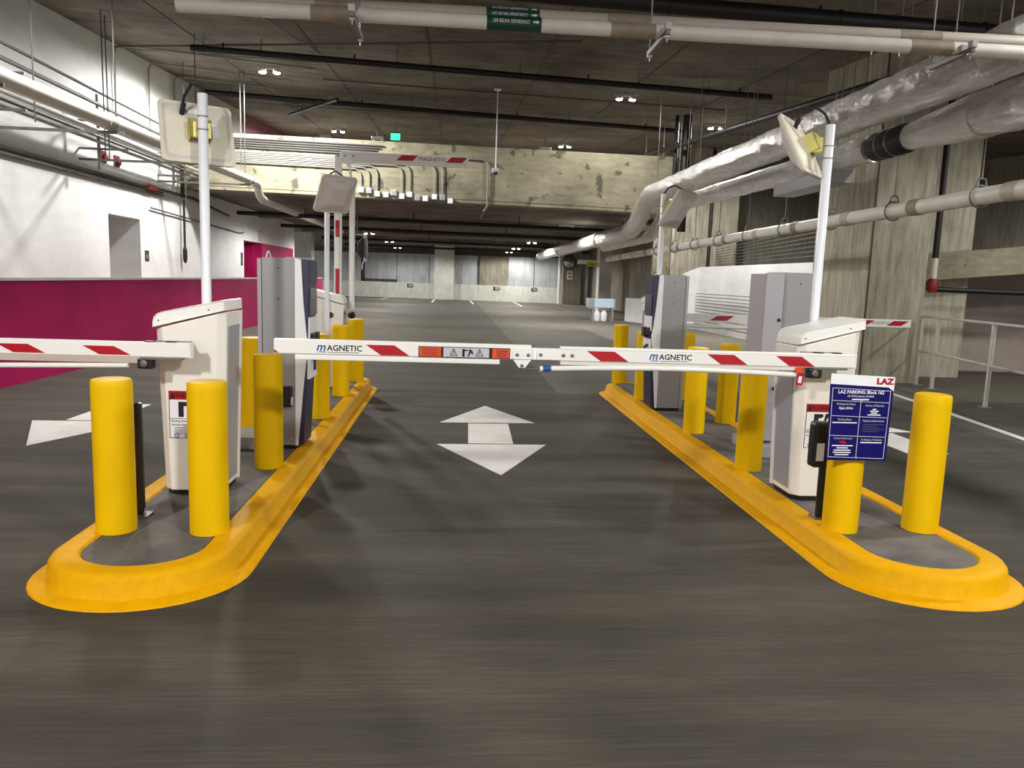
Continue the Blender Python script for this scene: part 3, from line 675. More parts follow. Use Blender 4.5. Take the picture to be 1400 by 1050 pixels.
# ------------------------------------------------------------------ payment terminals
def terminal(x, y, sgn, label, rz=0.):
    """grey column body; the white operating front faces sgn*x"""
    t = thing('payment_terminal', label, 'ticket terminal', (x, y, ZI), rz, group='grey pay terminals on the islands')
    s = sgn
    part('body', MB().box(*sorted((-.16 * s, .12 * s)), 0, .40, .03, 1.67), 'grey_cabinet', t, bevel=.006)
    part('rear_door', MB().box(*sorted((-.20 * s, -.165 * s)), .005, .395, .03, 1.66), 'grey_cabinet_mauve', t, bevel=.004)
    part('door_gap', MB().box(*sorted((-.166 * s, -.159 * s)), .01, .39, .03, 1.655), 'black_plastic', t)
    # front: white cheek with navy fascia, wider at the top, cut back towards the foot
    prof = [(.12, .03), (.14, .03), (.195, .62), (.23, .93), (.215, 1.02), (.19, 1.3), (.172, 1.66), (.12, 1.67)]
    part('front_cheek', MB().prism([(p[0] * s, p[1]) for p in prof], -.006, .02, 'y'), 'front_white', t)
    prof2 = [(.12, .03), (.185, .03), (.215, .62), (.225, .95), (.235, 1.66), (.12, 1.67)]
    fr = part('fascia', MB().prism([(p[0] * s, p[1]) for p in prof2], .02, .385, 'y'), 'dark_navy', t)
    part('far_cheek', MB().prism([(p[0] * s, p[1]) for p in prof], .385, .406, 'y'), 'front_white', t)
    fx = lambda a, b: sorted((a * s, b * s))
    part('screen', MB().box(*fx(.215, .245), .05, .36, 1.18, 1.42), 'screen_grey', fr)
    part('white_panel', MB().box(*fx(.215, .239), .03, .375, .98, 1.16), 'front_white', fr)
    part('ticket_slot', MB().box(*fx(.22, .268), .06, .17, .93, 1.02), 'black_plastic', fr, bevel=.006)
    part('card_reader', MB().box(*fx(.22, .275), .20, .34, .90, 1.02), 'black_plastic', fr, bevel=.006)
    part('white_lower_panel', MB().box(*fx(.20, .240), .03, .375, .62, .88), 'front_white', fr)
    part('push_button', MB().tube([(.235 * s, .12, .80), (.275 * s, .12, .79)], .018, 12), 'black_plastic', fr)
    part('coin_slot', MB().box(*fx(.22, .25), .20, .30, .68, .78), 'dark_navy', fr)
    part('header', MB().box(*fx(.21, .245), .03, .375, 1.46, 1.65), 'dark_navy', fr)
    for px, pz in ((-.02, 1.58), (-.02, 1.32), (0.09, .09)):
        part('screw', MB().lathe([(.008, 0), (.007, .004), (0, .005)], 10, mat=Matrix.Translation((px * s, -.002 + .002, pz)) @ R_FRONT), 'black_plastic' if pz > .2 else 'silver_label', t)
    part('plinth', MB().box(*sorted((-.16 * s, .13 * s)), .005, .395, 0, .03), 'black_plastic', t)
    return t
tl = terminal(-1.482, 6.77, 1, 'grey terminal with white and navy front on the left island behind a bollard')
part('intercom', MB().box(-.005, .10, -.06, -.002, .38, .56), 'black_plastic', tl, bevel=.012, label='black reader box on the side of the terminal')
part('intercom_plate', MB().box(.078, .103, -.058, -.02, .40, .47), 'silver_label', tl)
part('base_box', MB().box(-.56, -.205, -.06, .40, 0, .108), 'grey_cabinet', tl, bevel=.006)
terminal(2.665, 9.20, -1, 'grey terminal with white front facing the centre lane on the right island')
# grey cabinet, door side
t = thing('payment_terminal', 'plain grey cabinet seen from its door side behind the near right gate', 'ticket terminal', (3.12, 6.95, ZI), 0, group='grey pay terminals on the islands')
part('body', MB().box(-.075, .24, .0, .38, .10, 1.70), 'grey_cabinet', t, bevel=.006)
part('rear_door', MB().box(-.26, -.085, -.08, -.04, .12, 1.685), 'grey_cabinet_mauve', t, bevel=.006)
part('door_edge', MB().prism([(-.10, -.04), (-.085, -.08), (-.075, .0), (-.075, .3), (-.26, .3), (-.26, -.04)], .12, 1.68, 'z'), 'grey_cabinet_mauve', t)
part('door_gap', MB().box(-.085, -.074, -.06, .02, .12, 1.685), 'black_plastic', t)
part('door_lock', MB().lathe([(.018, 0), (.016, .008), (0, .009)], 14, mat=Matrix.Translation((-.115, -.08, 1.26)) @ R_FRONT), 'black_plastic', t)
part('door_lock', MB().lathe([(.018, 0), (.016, .008), (0, .009)], 14, mat=Matrix.Translation((-.115, -.08, .62)) @ R_FRONT), 'black_plastic', t)
for pz in (1.6, 1.12):
    part('screw', MB().lathe([(.007, 0), (.006, .004), (0, .005)], 10, mat=Matrix.Translation((.10, -.001, pz)) @ R_FRONT), 'black_plastic', t)
part('plinth', MB().loft([[(-.30, -.26, 0), (.24, -.26, 0), (.24, .38, 0), (-.30, .38, 0)], [(-.30, -.26, .10), (.24, -.26, .10), (.24, .38, .10), (-.30, .38, .10)]]), 'grey_panel', t)

# ------------------------------------------------------------------ sensor posts
def sensor(x, y, h, label, head=None):
    t = thing('sensor_post', label, 'sensor post', (x, y, ZI), group='black gate sensor posts')
    part('post', MB().box(-.022, .022, -.025, .025, .006, h), 'black_plastic', t, bevel=.012)
    part('foot', MB().box(-.05, .055, -.06, .06, 0, .008), 'strut_steel', t)
    for bx, by in ((.04, -.045), (-.035, .045)):
        part('anchor_bolt', MB().lathe([(.009, .0), (.009, .03), (.004, .032), (.004, .05), (0, .05)], 8, (bx, by, .006)), 'galvanised', t)
    if head:
        hd = part('reader_head', MB().box(*head), 'black_plastic', t, bevel=.02)
        hx0, hx1, hy0, hy1, hz0, hz1 = head
        part('reader_plate', MB().box(hx0 + .02, hx0 + (hx1 - hx0) * .55, hy0 - .003, hy0 + .004, hz0 + .05, hz0 + (hz1 - hz0) * .55), 'silver_label', hd)
sensor(-1.93, 4.83, .72, 'slim black sensor post beside the near left bollard')
sensor(2.535, 4.90, .64, 'black sensor post with reader head beside the blue sign', (-.10, .03, -.05, .05, .36, .67))
sensor(-1.53, 11.15, .66, 'black sensor post at the far end of the left island', (-.03, .12, -.04, .04, .45, .52))

# ------------------------------------------------------------------ blue information signs
s = thing('parking_sign', 'blue parking information board on the near right bollard', 'sign', (2.57, 4.545, 0))
bd = part('board', MB().prism([(-.205, .640), (.185, .640), (.192, 1.175), (-.222, 1.19)], -.008, 0, 'y'), 'navy', s)
part('white_header', MB().prism([(-.222, 1.125), (.155, 1.11), (.191, 1.085), (.192, 1.175), (-.222, 1.19)], -.0095, -.007, 'y'), 'white_print', s)
yb = -.0105
lettering('LAZ', .050, 'red_tape', bd, (.128, yb, 1.145), bold=.003, sx=1.2)
lettering('LAZ PARKING: Block 162', .030, 'white_print', bd, (-.02, yb, 1.076), bold=.0005, sx=.92)
lettering('675 15TH St, Denver, CO 80202', .016, 'white_print', bd, (-.02, yb, 1.05), sx=.8)
part('text_line', MB().box(-.075, .035, yb, yb + .002, 1.0265, 1.034), 'white_print', bd)
def rule(mb, x0, z0, x1, z1, wd=.0035):
    d = Vector((x1 - x0, z1 - z0)).normalized(); n = Vector((-d.y, d.x)) * wd / 2
    mb.prism([(x0 - n.x, z0 - n.y), (x1 - n.x, z1 - n.y), (x1 + n.x, z1 + n.y), (x0 + n.x, z0 + n.y)], yb, yb + .003, 'y')
rl = MB()
for q in ((-.205, 1.10, .172, 1.087), (-.205, 1.022, .172, 1.012), (-.203, .925, .170, .917), (-.203, .80, .169, .793), (-.198, .662, .165, .655)): rule(rl, *q)
for q in ((-.205, 1.10, -.198, .66), (.172, 1.088, .165, .655), (-.016, 1.017, -.016, .66)): rule(rl, *q)
part('rules', rl, 'silver_label', bd)
for tx, tz, txt, sz in ((-.11, 1.000, 'Parking Lot Hours', .020), (.077, .993, 'Forms of Payment', .020), (-.11, .902, 'Parking Rates', .020), (.077, .896, 'Payment Instructions', .020), (-.11, .782, 'Contact Information', .018), (.075, .775, 'To Dispute A Violation', .018)):
    lettering(txt, sz, 'silver_label', bd, (tx, yb, tz), sx=.82)
lettering('Open 24 hrs', .021, 'white_print', bd, (-.11, yb, .974), bold=.0004, sx=.85)
for tx, tz, hw_ in ((.077, .970, .012), (.077, .958, .028), (.077, .946, .020), (.077, .934, .042), (-.11, .882, .080), (.075, .757, .070),
                    (-.11, .735, .068), (-.11, .7205, .036), (-.11, .706, .055), (-.11, .6915, .058), (-.11, .677, .045)):
    part('text_line', MB().box(tx - hw_, tx + hw_, yb, yb + .002, tz - .0032, tz + .0032), 'white_print', bd)
fine = MB()
for i, (a, b) in enumerate(((.01, .15), (.01, .10), (.01, .12), (.01, .15), (.01, .12))): fine.box(a, b, yb, yb + .002, .872 - i * .011, .8735 - i * .011)
part('fine_print', fine, 'grey_print', bd)
part('emblem', MB().prism([(-.145, .762), (-.10, .768), (-.085, .750), (-.088, .744), (-.115, .748), (-.13, .755)], yb, yb + .002, 'y'), 'red_tape', bd)
for z in (1.018, .66):
    part('screw', MB().lathe([(.010, 0), (.009, .005), (0, .006)], 12, mat=Matrix.Translation((-.015, -.009, z)) @ R_FRONT), 'galvanised', s)
s = thing('rate_sign', 'narrow blue rates sign beside the left terminal, cut corner at the top', 'sign', (-1.55, 8.05, ZI))
bd = part('board', MB().prism([(-.16, 1.12), (.105, 1.12), (.11, 1.50), (.04, 1.57), (-.16, 1.57)], -.006, 0, 'y'), 'navy', s)
part('white_header', MB().prism([(-.16, 1.57), (.04, 1.57), (.11, 1.50), (.11, 1.70), (-.16, 1.70)], -.006, 0, 'y'), 'silver_label', s)
part('post', MB().box(-.05, -.01, .002, .03, 0, 1.5), 'black_plastic', s)
lettering('RATES', .062, 'white_print', bd, (-.01, -.008, 1.50), bold=.001)
for i, z in enumerate((1.44, 1.39, 1.34, 1.28, 1.235, 1.18)):
    part('text_line', MB().box(-.10, .05 + .02 * (i % 2), -.008, -.005, z, z + .014), 'white_print', bd)
part('text_block', MB().box(-.04, .03, -.008, -.005, 1.135, 1.16), 'white_print', bd)

# ------------------------------------------------------------------ handrail on the right
t = thing('handrail', 'pale steel handrail with two rails in front of the concrete column', 'railing')
P = [(8.62, 13.35), (8.60, 12.98), (8.16, 10.97), (7.72, 8.95), (7.3, 7.0)]
P[0] = (8.66, 13.55)
for x, y in P:
    part('post', MB().box(-.024 + x, .024 + x, y - .024, y + .024, .012, 1.26), 'rail_paint', t)
    part('base_plate', MB().box(x - .08, x + .08, y - .08, y + .08, 0, .014), 'galvanised', t)
for z in (1.28, .64):
    part('rail', MB().tube([(x, y, z) for x, y in P], .022, 10), 'rail_paint', t, smooth=True)

# ------------------------------------------------------------------ barrier cables on the ramp
t = thing('cable_barrier', 'rows of taut steel cables along the white ramp wall, thickened to include their shadow lines', 'cable barrier', group=None)
for i in range(11):
    z = .25 + i * .115
    part('cable', MB().tube([(9.45, 16.0, z), (9.45, 29.4, z)], .013, 6), 'strut_steel', t)  # thicker than real cable: the shadow lines on the wall are built in
t = thing('cable_barrier', 'upper cables rising along the ramp past the concrete columns', 'cable barrier')
for i in range(7):
    part('cable', MB().tube([(10.45, 16.3, 2.75 + i * .16), (10.45, 30.3, 2.55 + i * .10)], .012, 6), 'strut_steel', t)

# ------------------------------------------------------------------ ceiling lights
lamp_me = MB().lathe([(.075, 0), (.072, -.015), (.05, -.022), (0, -.024)], 18).mesh('lamp_lens'); lamp_me.materials.append(M['lamp_lens'])
can_me = MB().lathe([(.055, .09), (.085, .07), (.095, .0), (.088, -.004), (.075, .004), (.0, .006)], 18).mesh('lamp_can'); can_me.materials.append(M['fixture_housing'])
def fixture(x, y, z, watts, label, size=1.0):
    t = thing('ceiling_light', label, 'ceiling light', (x, y, z), group='twin round garage lamps')
    part('mount_bar', MB().box(-.30, .30, -.04, .04, -.06, .0), 'fixture_housing', t)
    for sx in (-.17, .17):
        h = bpy.data.objects.new('lamp_can', can_me); COL.objects.link(h); h.parent = t; h.location = (sx, 0, -.14)
        l = bpy.data.objects.new('lamp_lens', lamp_me); COL.objects.link(l); l.parent = h; l.location = (0, 0, -.006)
    ld = bpy.data.lights.new('twin_lamp', 'SPOT'); ld.spot_size = math.radians(174); ld.spot_blend = .3; ld.shadow_soft_size = .22; ld.energy = watts; ld.color = (1, .985, .955)
    lo = bpy.data.objects.new('twin_lamp', ld); COL.objects.link(lo); lo.parent = t; lo.location = (0, 0, -.20)
for x, y, lb in ((-4.5, 19.55, 'twin ceiling lamp, high left, nearest of the lit ones in view'), (4.25, 19.9, 'twin ceiling lamp at right, in front of the beam between the black pipes'),
                 (-4.65, 31.6, 'twin ceiling lamp just above the beam on the left over a white box'), (4.4, 31.9, 'twin ceiling lamp just above the beam on the right'),
                 (-3.7, -1.3, 'twin ceiling lamp behind the viewer on the left'), (4.3, -1.3, 'twin ceiling lamp behind the viewer on the right'),
                 (13., 10., 'twin ceiling lamp over the ramp near the column'), (8.0, 24.0, 'added twin lamp behind the foil pipes, brightening the white ramp wall')):  # the last lamp here is added to brighten the ramp wall
    fixture(x, y, ceil_z(x, y), (450 if x > 10 else 1050 if x > 7 else 230 if 0 < x < 5 and 15 < y < 25 else 1280 if 15 < y < 20 else LIGHT_W if y > 0 else 820), lb)
fixture(-4.6, 11.0, ceil_z(-4.6, 11.0), 520, 'unseen twin lamp added overhead to light the left wall')  # added out of view so the left wall gets light
fixture(7.2, 5.5, ceil_z(7.2, 5.5), 450, 'twin ceiling lamp overhead above the right lane edge')
for x, y, lb in ((-4.1, 37.9, 'small twin lamp under the lower slab, far left, upper pair'), (-3.8, 46.1, 'small twin lamp under lower slab, left, lower pair'),
                 (4.2, 29.0, 'small twin lamp under lower slab, right, nearest and brightest'), (4.1, 41., 'small twin lamp under lower slab, right, second one'),
                 (3.95, 49.5, 'small twin lamp under lower slab, right, farthest one'), (-4.2, 28.5, 'small twin lamp under lower slab behind the raised boom'), (-4.0, 55.5, 'small twin lamp under lower slab near the back wall left'), (4.0, 56.5, 'small twin lamp under lower slab near back wall right')):
    fixture(x, y, 3.80, LIGHT_LOW, lb)

# ------------------------------------------------------------------ sprinkler pipes under the ceiling
def black_line(a, b, r, label, drops, rods):
    a, b = Vector(a), Vector(b)
    t = thing('sprinkler_pipe', label, 'pipe', group='black sprinkler pipes')
    part('pipe', MB().tube([a, b], r, 12), 'black_pipe', t, smooth=True)
    for k in rods:
        p = a.lerp(b, k); part('hanger_rod', MB().tube([p, (p.x, p.y, ceil_z(p.x, p.y))], .009, 6), 'strut_steel', t)
        part('hanger_ring', MB().lathe([(r + .014, -.012), (r + .014, .012), (r, .012), (r, -.012)], 12, mat=Matrix.Translation(p) @ Matrix.Rotation(PI / 2, 4, 'Y')), 'black_pipe', t)
    for k in drops:
        p = a.lerp(b, k); part('sprinkler_head', MB().tube([p, p + Vector((0, 0, .14))], .02, 8), 'black_pipe', t)
def on_ceil(x, y, off): return (x, y, ceil_z(x, y) - off)
black_line((-5.35, 16.55, 6.09), (7.0, 17.35, 5.93), .065, 'black sprinkler pipe crossing below the ceiling, nearer of the two long ones', (.05, .26, .66, .94), (.02, .11, .33, .54, .75, .88))
black_line((-6.9, 22.4, 6.50), (7.1, 23.8, 6.36), .07, 'black sprinkler pipe crossing just before the beam', (.3, .62, .9), (.05, .22, .4, .56, .73, .86))
black_line((-3.0, 9.0, 4.95), (9.0, 9.25, 4.78), .10, 'thick black pipe above the twin pale pipes at the top edge', (.6, .8), (.3, .45, .62, .77))
black_line((-5.6, 27.2, 6.95), (-3.2, 21.5, 6.30), .05, 'short black branch pipe slanting down at upper left', (.3,), (.2, .8))
black_line((5.6, 25.0, 5.62), (7.2, 12.0, 5.15), .075, 'black pipe running along the right side above the foil ducts', (.3, .6), (.1, .3, .5, .7, .9))
def thin(a, b, r, mat, label, cat='conduit', group=None, name='conduit'):
    solo(name, MB().tube([a, b], r, 8), mat, label, cat, group=group, smooth=True)
thin((-7.3, 17.6, 6.30), (2.2, 14.2, 5.95), .022, 'conduit_dark', 'thin conduit under the ceiling, in front of the nearer black pipe')
thin(on_ceil(-3.4, 20.5, .06), on_ceil(7.2, 21.0, .06), .022, 'conduit_dark', 'thin conduit under the ceiling between the two black pipes')
thin(on_ceil(-3.9, 12.2, .05), on_ceil(-2.9, 17.8, .05), .018, 'conduit_grey', 'short thin conduit running towards the upper left lamp')

# lower-level black pipes behind the beam
for i, (yy, zz) in enumerate(((26.5, 3.56), (33, 3.58), (43, 3.60), (52, 3.62))):
    t = thing('sprinkler_pipe', ('black pipe right behind the beam under the lower slab', 'second black pipe under the lower slab', 'third black pipe under the lower slab', 'farthest black pipe under the lower slab')[i], 'pipe', group='black sprinkler pipes under the lower slab')
    part('pipe', MB().tube([(-7.2, yy, zz + .03), (6.4, yy + .8, zz - .05)], .07, 10), 'black_pipe', t, smooth=True)
    for k in range(4):
        x = -5 + 3.6 * k
        part('sprinkler_head', MB().tube([(x, yy + .1, zz), (x, yy + .1, zz + (.27 if yy < 40 else .42))], .02, 6), 'black_pipe', t)

# ------------------------------------------------------------------ pale twin pipes at the top with their strut hangers
def pale_pipe(y, zl, zr, label, mat):
    t = thing('service_pipe', label, 'pipe', group='pale condenser water pipes')
    xa, xb = -2.2, 6.4
    f = lambda x: zl + (zr - zl) * (x - xa) / (xb - xa)
    part('pipe', MB().tube([(xa, y, f(xa)), (xb, y, f(xb))], .056, 18), mat, t, smooth=True)
    for x in (-1.12, 1.28, 3.83):
        part('coupling', MB().tube([(x - .05, y, f(x)), (x + .32, y, f(x + .32))], .058, 18), 'pvc_stain', t, smooth=True)
    return t, f
tA, fA = pale_pipe(6.68, 3.85, 3.91, 'upper pale pipe along the top edge of the view', 'pvc_tan')
tB, fB = pale_pipe(6.50, 3.74, 3.765, 'lower pale pipe along the top edge of the view', 'pvc_white')
for t_, f_, yy, txts in ((tA, fA, 6.68, ('CONDENSER WATER SUP', 'CONDENSER WATER SUP')), (tB, fB, 6.50, ('CONDENSER WATER RET',))):
    z = f_(.5)
    lb = part('pipe_label', MB().tube([(.22, yy, f_(.22)), (.66, yy, f_(.66))], .0585, 18), 'green_label', t_, smooth=True, label='green pipe label with upside-down white lettering')
    for i, tx in enumerate(txts):
        ang = -.05 if len(txts) == 1 else (.15, -.75)[i]
        Tm = Matrix.Translation((.415, yy, z)) @ Matrix.Rotation(ang, 4, 'X') @ Matrix.Translation((0, -.0605, 0)) @ Matrix.Rotation(PI, 4, 'Y') @ R_FRONT @ Matrix.Scale(.645, 4, (1, 0, 0))
        o = lettering(tx, .040, 'white_print', t_, (0, 0, 0)); o.matrix_local = Tm
        ar = MB().prism([(-.035, -.008), (.0, -.008), (.0, -.018), (.03, 0), (.0, .018), (.0, .008), (-.035, .008)], -.001, .001, 'y')
        Ta = Matrix.Translation((.62, yy, z)) @ Matrix.Rotation(ang, 4, 'X') @ Matrix.Translation((0, -.0605, 0)) @ Matrix.Scale(.8, 4)
        ar.v = [tuple(Ta @ Vector(p)) for p in ar.v]
        part('flow_arrow', ar, 'white_print', t_)
for i, (x, lb) in enumerate(((-.82, 'strut trapeze hanger under the pale pipes, left one'), (1.64, 'strut trapeze hanger under the pale pipes, centre one'), (4.17, 'strut trapeze hanger under the pale pipes, right one by the foil duct'))):
    z = fB(x) - .06
    t = thing('pipe_hanger', lb, 'pipe hanger', (x, 6.56, z), group='trapeze hangers of the pale pipes')
    part('strut', MB().box(-.018, .018, -.34, .28, -.042, 0), 'strut_steel', t, bevel=.004)
    for yy in (-.30, .24):
        zt = ceil_z(x, 6.56 + yy) - z
        part('threaded_rod', MB().tube([(0, yy, -.09), (0, yy, min(zt, .05) if yy < 0 else zt)], .007, 6), 'galvanised', t)
        part('nut', MB().box(-.018, .018, yy - .018, yy + .018, -.056, -.042), 'galvanised', t)
    for yy in (-.20, -.33):
        part('strut_clamp', MB().box(-.024, .024, yy - .02, yy + .04, -.005, .048), 'silver_label', t, bevel=.003)
# more bare hanger rods at the upper right
for i, (x, y) in enumerate(((5.0, 9.4), (5.35, 9.4), (5.75, 9.4), (6.1, 9.4))):
    solo('hanger_rod', MB().tube([(x, y, 4.55), (x, y, ceil_z(x, y))], .010, 6), 'galvanised', ('thin hanger rod at upper right, first from the left', 'thin hanger rod at upper right, second from the left', 'thin hanger rod at upper right, third from the left', 'thin hanger rod at upper right, last')[i], 'rod', group='bare hanger rods')

# ------------------------------------------------------------------ foil wrapped ducts
def wrinkled(path, r, seg=22, amp=.026, step=.18, seed=1):
    rnd = random.Random(seed)
    P = [Vector(p) for p in path]; Q = []
    for a, b in zip(P[:-1], P[1:]):
        n = max(2, int((b - a).length / step))
        Q += [a.lerp(b, i / n) for i in range(n)]
    Q.append(P[-1])
    mb = MB(); rr = [r * (1 + rnd.uniform(-amp, amp) * 2) for _ in Q]
    mb.tube(Q, rr, seg)
    mb.v = [(x + rnd.uniform(-amp, amp) * r, y, z + rnd.uniform(-amp, amp) * r) for x, y, z in mb.v]
    return mb
t = thing('foil_duct', 'large foil-wrapped pipe running along the right, dropping down at an elbow', 'duct', group='foil wrapped pipes')
part('upper_run', wrinkled([(7.5, 7.15, 4.4), (5.8, 7.15, 4.32), (5.4, 7.2, 4.12), (5.18, 7.45, 4.0), (5.15, 7.9, 3.98), (5.15, 20.3, 4.03)], .245, seed=3), 'foil', t, smooth=True)
part('elbow', wrinkled([(5.15, 20.1, 4.03), (5.15, 20.6, 4.0), (5.15, 21.0, 3.82), (5.13, 21.5, 3.50), (5.13, 22.0, 3.28), (5.13, 22.9, 3.22)], .245, step=.15, seed=4), 'foil', t, smooth=True)
part('lower_run', wrinkled([(5.13, 22.7, 3.22), (5.13, 46, 3.14)], .245, seed=5, step=.4), 'foil', t, smooth=True)
for y in (27., 36.5, 45.3):
    part('end_band' if y > 40 else 'white_jacket', wrinkled([(5.13, y, 3.205 - .0035 * (y - 27)), (5.13, y + (1.1 if y < 40 else .8), 3.20 - .0035 * (y - 27))], .255, seed=int(y)), 'pvc_white', t, smooth=True)
for y in (8, 10.5, 13.5, 16.5, 19.8):
    part('hanger_rod', MB().tube([(5.15, y, 4.2), (5.15, y, ceil_z(5.15, y))], .009, 6), 'rod_steel', t)
t = thing('foil_duct', 'second foil-wrapped pipe below and right of the large one, with a bulge and black valve', 'duct', group='foil wrapped pipes')
part('bulge', wrinkled([(8.2, 6.9, 3.64), (6.4, 7.0, 3.64), (5.95, 7.2, 3.65), (5.74, 7.6, 3.66), (5.74, 8.3, 3.66)], .26, seed=8, step=.15), 'foil', t, smooth=True)
part('taper', MB().tube([(5.74, 8.2, 3.66), (5.74, 8.9, 3.66), (5.74, 9.6, 3.66)], [.26, .22, .165], 18), 'foil', t, smooth=True)
part('valve', MB().tube([(5.74, 9.6, 3.66), (5.74, 9.7, 3.66), (5.74, 10.4, 3.66), (5.74, 10.5, 3.66)], [.14, .19, .19, .14], 16), 'rubber_black', t, smooth=True, label='black valve body')
for y in (9.9, 10.15):
    part('valve_band', MB().tube([(5.74, y, 3.66), (5.74, y + .03, 3.66)], .194, 16), 'strut_steel', t)
part('lower_run', wrinkled([(5.74, 10.5, 3.66), (5.74, 20.3, 3.78)], .187, seed=9), 'foil', t, smooth=True)
part('elbow', wrinkled([(5.74, 20.1, 3.78), (5.74, 20.9, 3.73), (5.74, 21.4, 3.45), (5.72, 21.9, 3.2), (5.70, 22.6, 3.1), (5.66, 29, 3.05)], .187, seed=10), 'foil', t, smooth=True)
for y in (8.0, 11.2, 15.4, 19.2):
    part('hanger_rod', MB().tube([(5.74, y, 3.85), (5.74, y, ceil_z(5.74, y))], .009, 6), 'rod_steel', t)
solo('duct_box', MB().box(-.15, .22, -1.0, 1.0, -.10, .10), 'grey_cabinet', 'flat grey metal duct box below the foil pipes behind the right antenna', 'duct', (5.6, 12.1, 3.36), bevel=.01)

# ------------------------------------------------------------------ white drain pipe on the right with clevis hangers
t = thing('drain_pipe', 'long white drain pipe with clamps crossing in front of the right columns', 'pipe')
fz = lambda y: 2.83 - (y - 7.5) * .0098
part('pipe', MB().tube([(6.0, 3.0, fz(3)), (6.0, 30, fz(30))], .098, 18), 'pvc_white', t, smooth=True)
for i in range(13):
    y = 8.0 + i * 1.75
    part('coupling', MB().tube([(6.0, y - .10, fz(y)), (6.0, y + .10, fz(y))], .108, 18), 'pvc_stain' if i % 2 else 'pvc_tan', t, smooth=True)
for i in range(9):
    y = 8.55 + i * 1.75
    ring = [(6.0 + .125 * math.cos(a), y, fz(y) + .125 * math.sin(a)) for a in [2 * PI * k / 20 for k in range(21)]]
    part('clevis_ring', MB().tube(ring, .012, 6, cap=False), 'strut_steel', t)
    part('clevis_yoke', MB().tube([(5.93, y, fz(y) + .10), (5.96, y, fz(y) + .20), (6.04, y, fz(y) + .20), (6.07, y, fz(y) + .10)], .012, 6), 'strut_steel', t)
    part('hanger_rod', MB().tube([(6.0, y, fz(y) + .2), (6.0, y, ceil_z(6, y))], .009, 6), 'rod_steel', t)
# standpipe with red valve on the big column
t = thing('standpipe', 'black vertical pipe with white band and red valve beside the big column', 'pipe')
part('riser', MB().tube([(9.02, 13.92, 2.35), (9.02, 13.92, 5.95)], .055, 12), 'black_pipe', t, smooth=True)
part('white_band', MB().tube([(9.02, 13.92, 1.98), (9.02, 13.92, 2.36)], .058, 12), 'pvc_white', t, smooth=True)
part('valve', MB().lathe([(.0, -.12), (.07, -.12), (.10, -.04), (.10, .04), (.07, .14), (0, .14)], 14, (9.02, 13.92, 1.84)), 'red_fitting', t, smooth=True)
part('branch', MB().tube([(9.02, 13.92, 1.78), (14, 13.92, 1.74)], .05, 12), 'black_pipe', t, smooth=True)

# dark down pipe between the mid columns
solo('down_pipe', MB().tube([(10.15, 30.3, 0), (10.15, 30.3, 7.0)], .06, 8), 'black_pipe', 'dark vertical pipe in the gap between the mid right columns', 'pipe')
solo('down_pipe', MB().tube([(6.42, 21.7, 3.2), (6.42, 21.7, 6.4)], .12, 10).tube([(6.15, 21.8, 3.6), (6.15, 21.8, 6.4)], .06, 8), 'black_pipe', 'dark vertical pipes at the right end of the beam', 'pipe')

# ------------------------------------------------------------------ left wall services
t = thing('service_pipe', 'big white pipe running along the left wall above the parapet', 'pipe')
part('pipe', MB().tube([(-5.3, 4, 3.74), (-5.3, 21.3, 4.02)], .115, 18), 'pvc_white', t, smooth=True)
part('offset', MB().tube([(-5.3, 21.2, 4.02), (-5.3, 21.45, 4.0), (-5.3, 21.6, 3.9), (-5.3, 21.7, 3.75), (-5.3, 22.0, 3.66), (-5.3, 37.0, 3.66)], .115, 16), 'pvc_white', t, smooth=True)
for y in (8.3, 12.5, 17.0, 20.6):
    part('coupling', MB().tube([(-5.3, y - .12, 3.74 + (y - 4) * .0162), (-5.3, y + .12, 3.74 + (y - 4) * .0162)], .124, 18), 'pvc_tan', t, smooth=True)
for y in (9.0, 12.8, 16.6, 20.3):
    part('hanger_rod', MB().tube([(-5.3, y, 3.9), (-5.3, y, ceil_z(-5.3, y))], .011, 6), 'conduit_dark', t)
lbs = ['topmost', 'second', 'third', 'fourth']
for i, (x, z, r) in enumerate(((-6.75, 4.92, .028), (-6.9, 4.76, .04), (-6.7, 4.66, .025), (-7.0, 4.60, .025))):
    solo('conduit', MB().tube([(x, 5, z), (x, 21.9, z + .03)], r, 8), 'conduit_dark', lbs[i] + ' dark conduit above the big white pipe on the left wall', 'conduit', group='upper conduits on left wall', smooth=True)
lbs = ['topmost', 'second', 'third', 'fourth', 'fifth', 'lowest']
for i, (x, z, r) in enumerate(((-6.65, 4.38, .03), (-6.8, 4.33, .03), (-6.95, 4.28, .025), (-6.7, 4.19, .035), (-6.85, 4.13, .03), (-7.0, 4.08, .03))):
    solo('conduit', MB().tube([(x, 5, z), (x, 21.9, z + .04)], r, 8), 'conduit_grey' if i % 2 else 'conduit_dark', lbs[i] + ' conduit in the bundle below the big white pipe', 'conduit', group='lower conduits on left wall', smooth=True)
for i, (z, r) in enumerate(((3.56, .045), (3.46, .03))):
    t = thing('conduit', ('thicker' if i == 0 else 'thinner') + ' of the two dark conduits fixed on the white wall', 'conduit', group='wall conduits')
    part('run', MB().tube([(-7.44, 5, z - .03), (-7.44, 20.6, z + .06)], r, 8), 'conduit_dark', t, smooth=True)
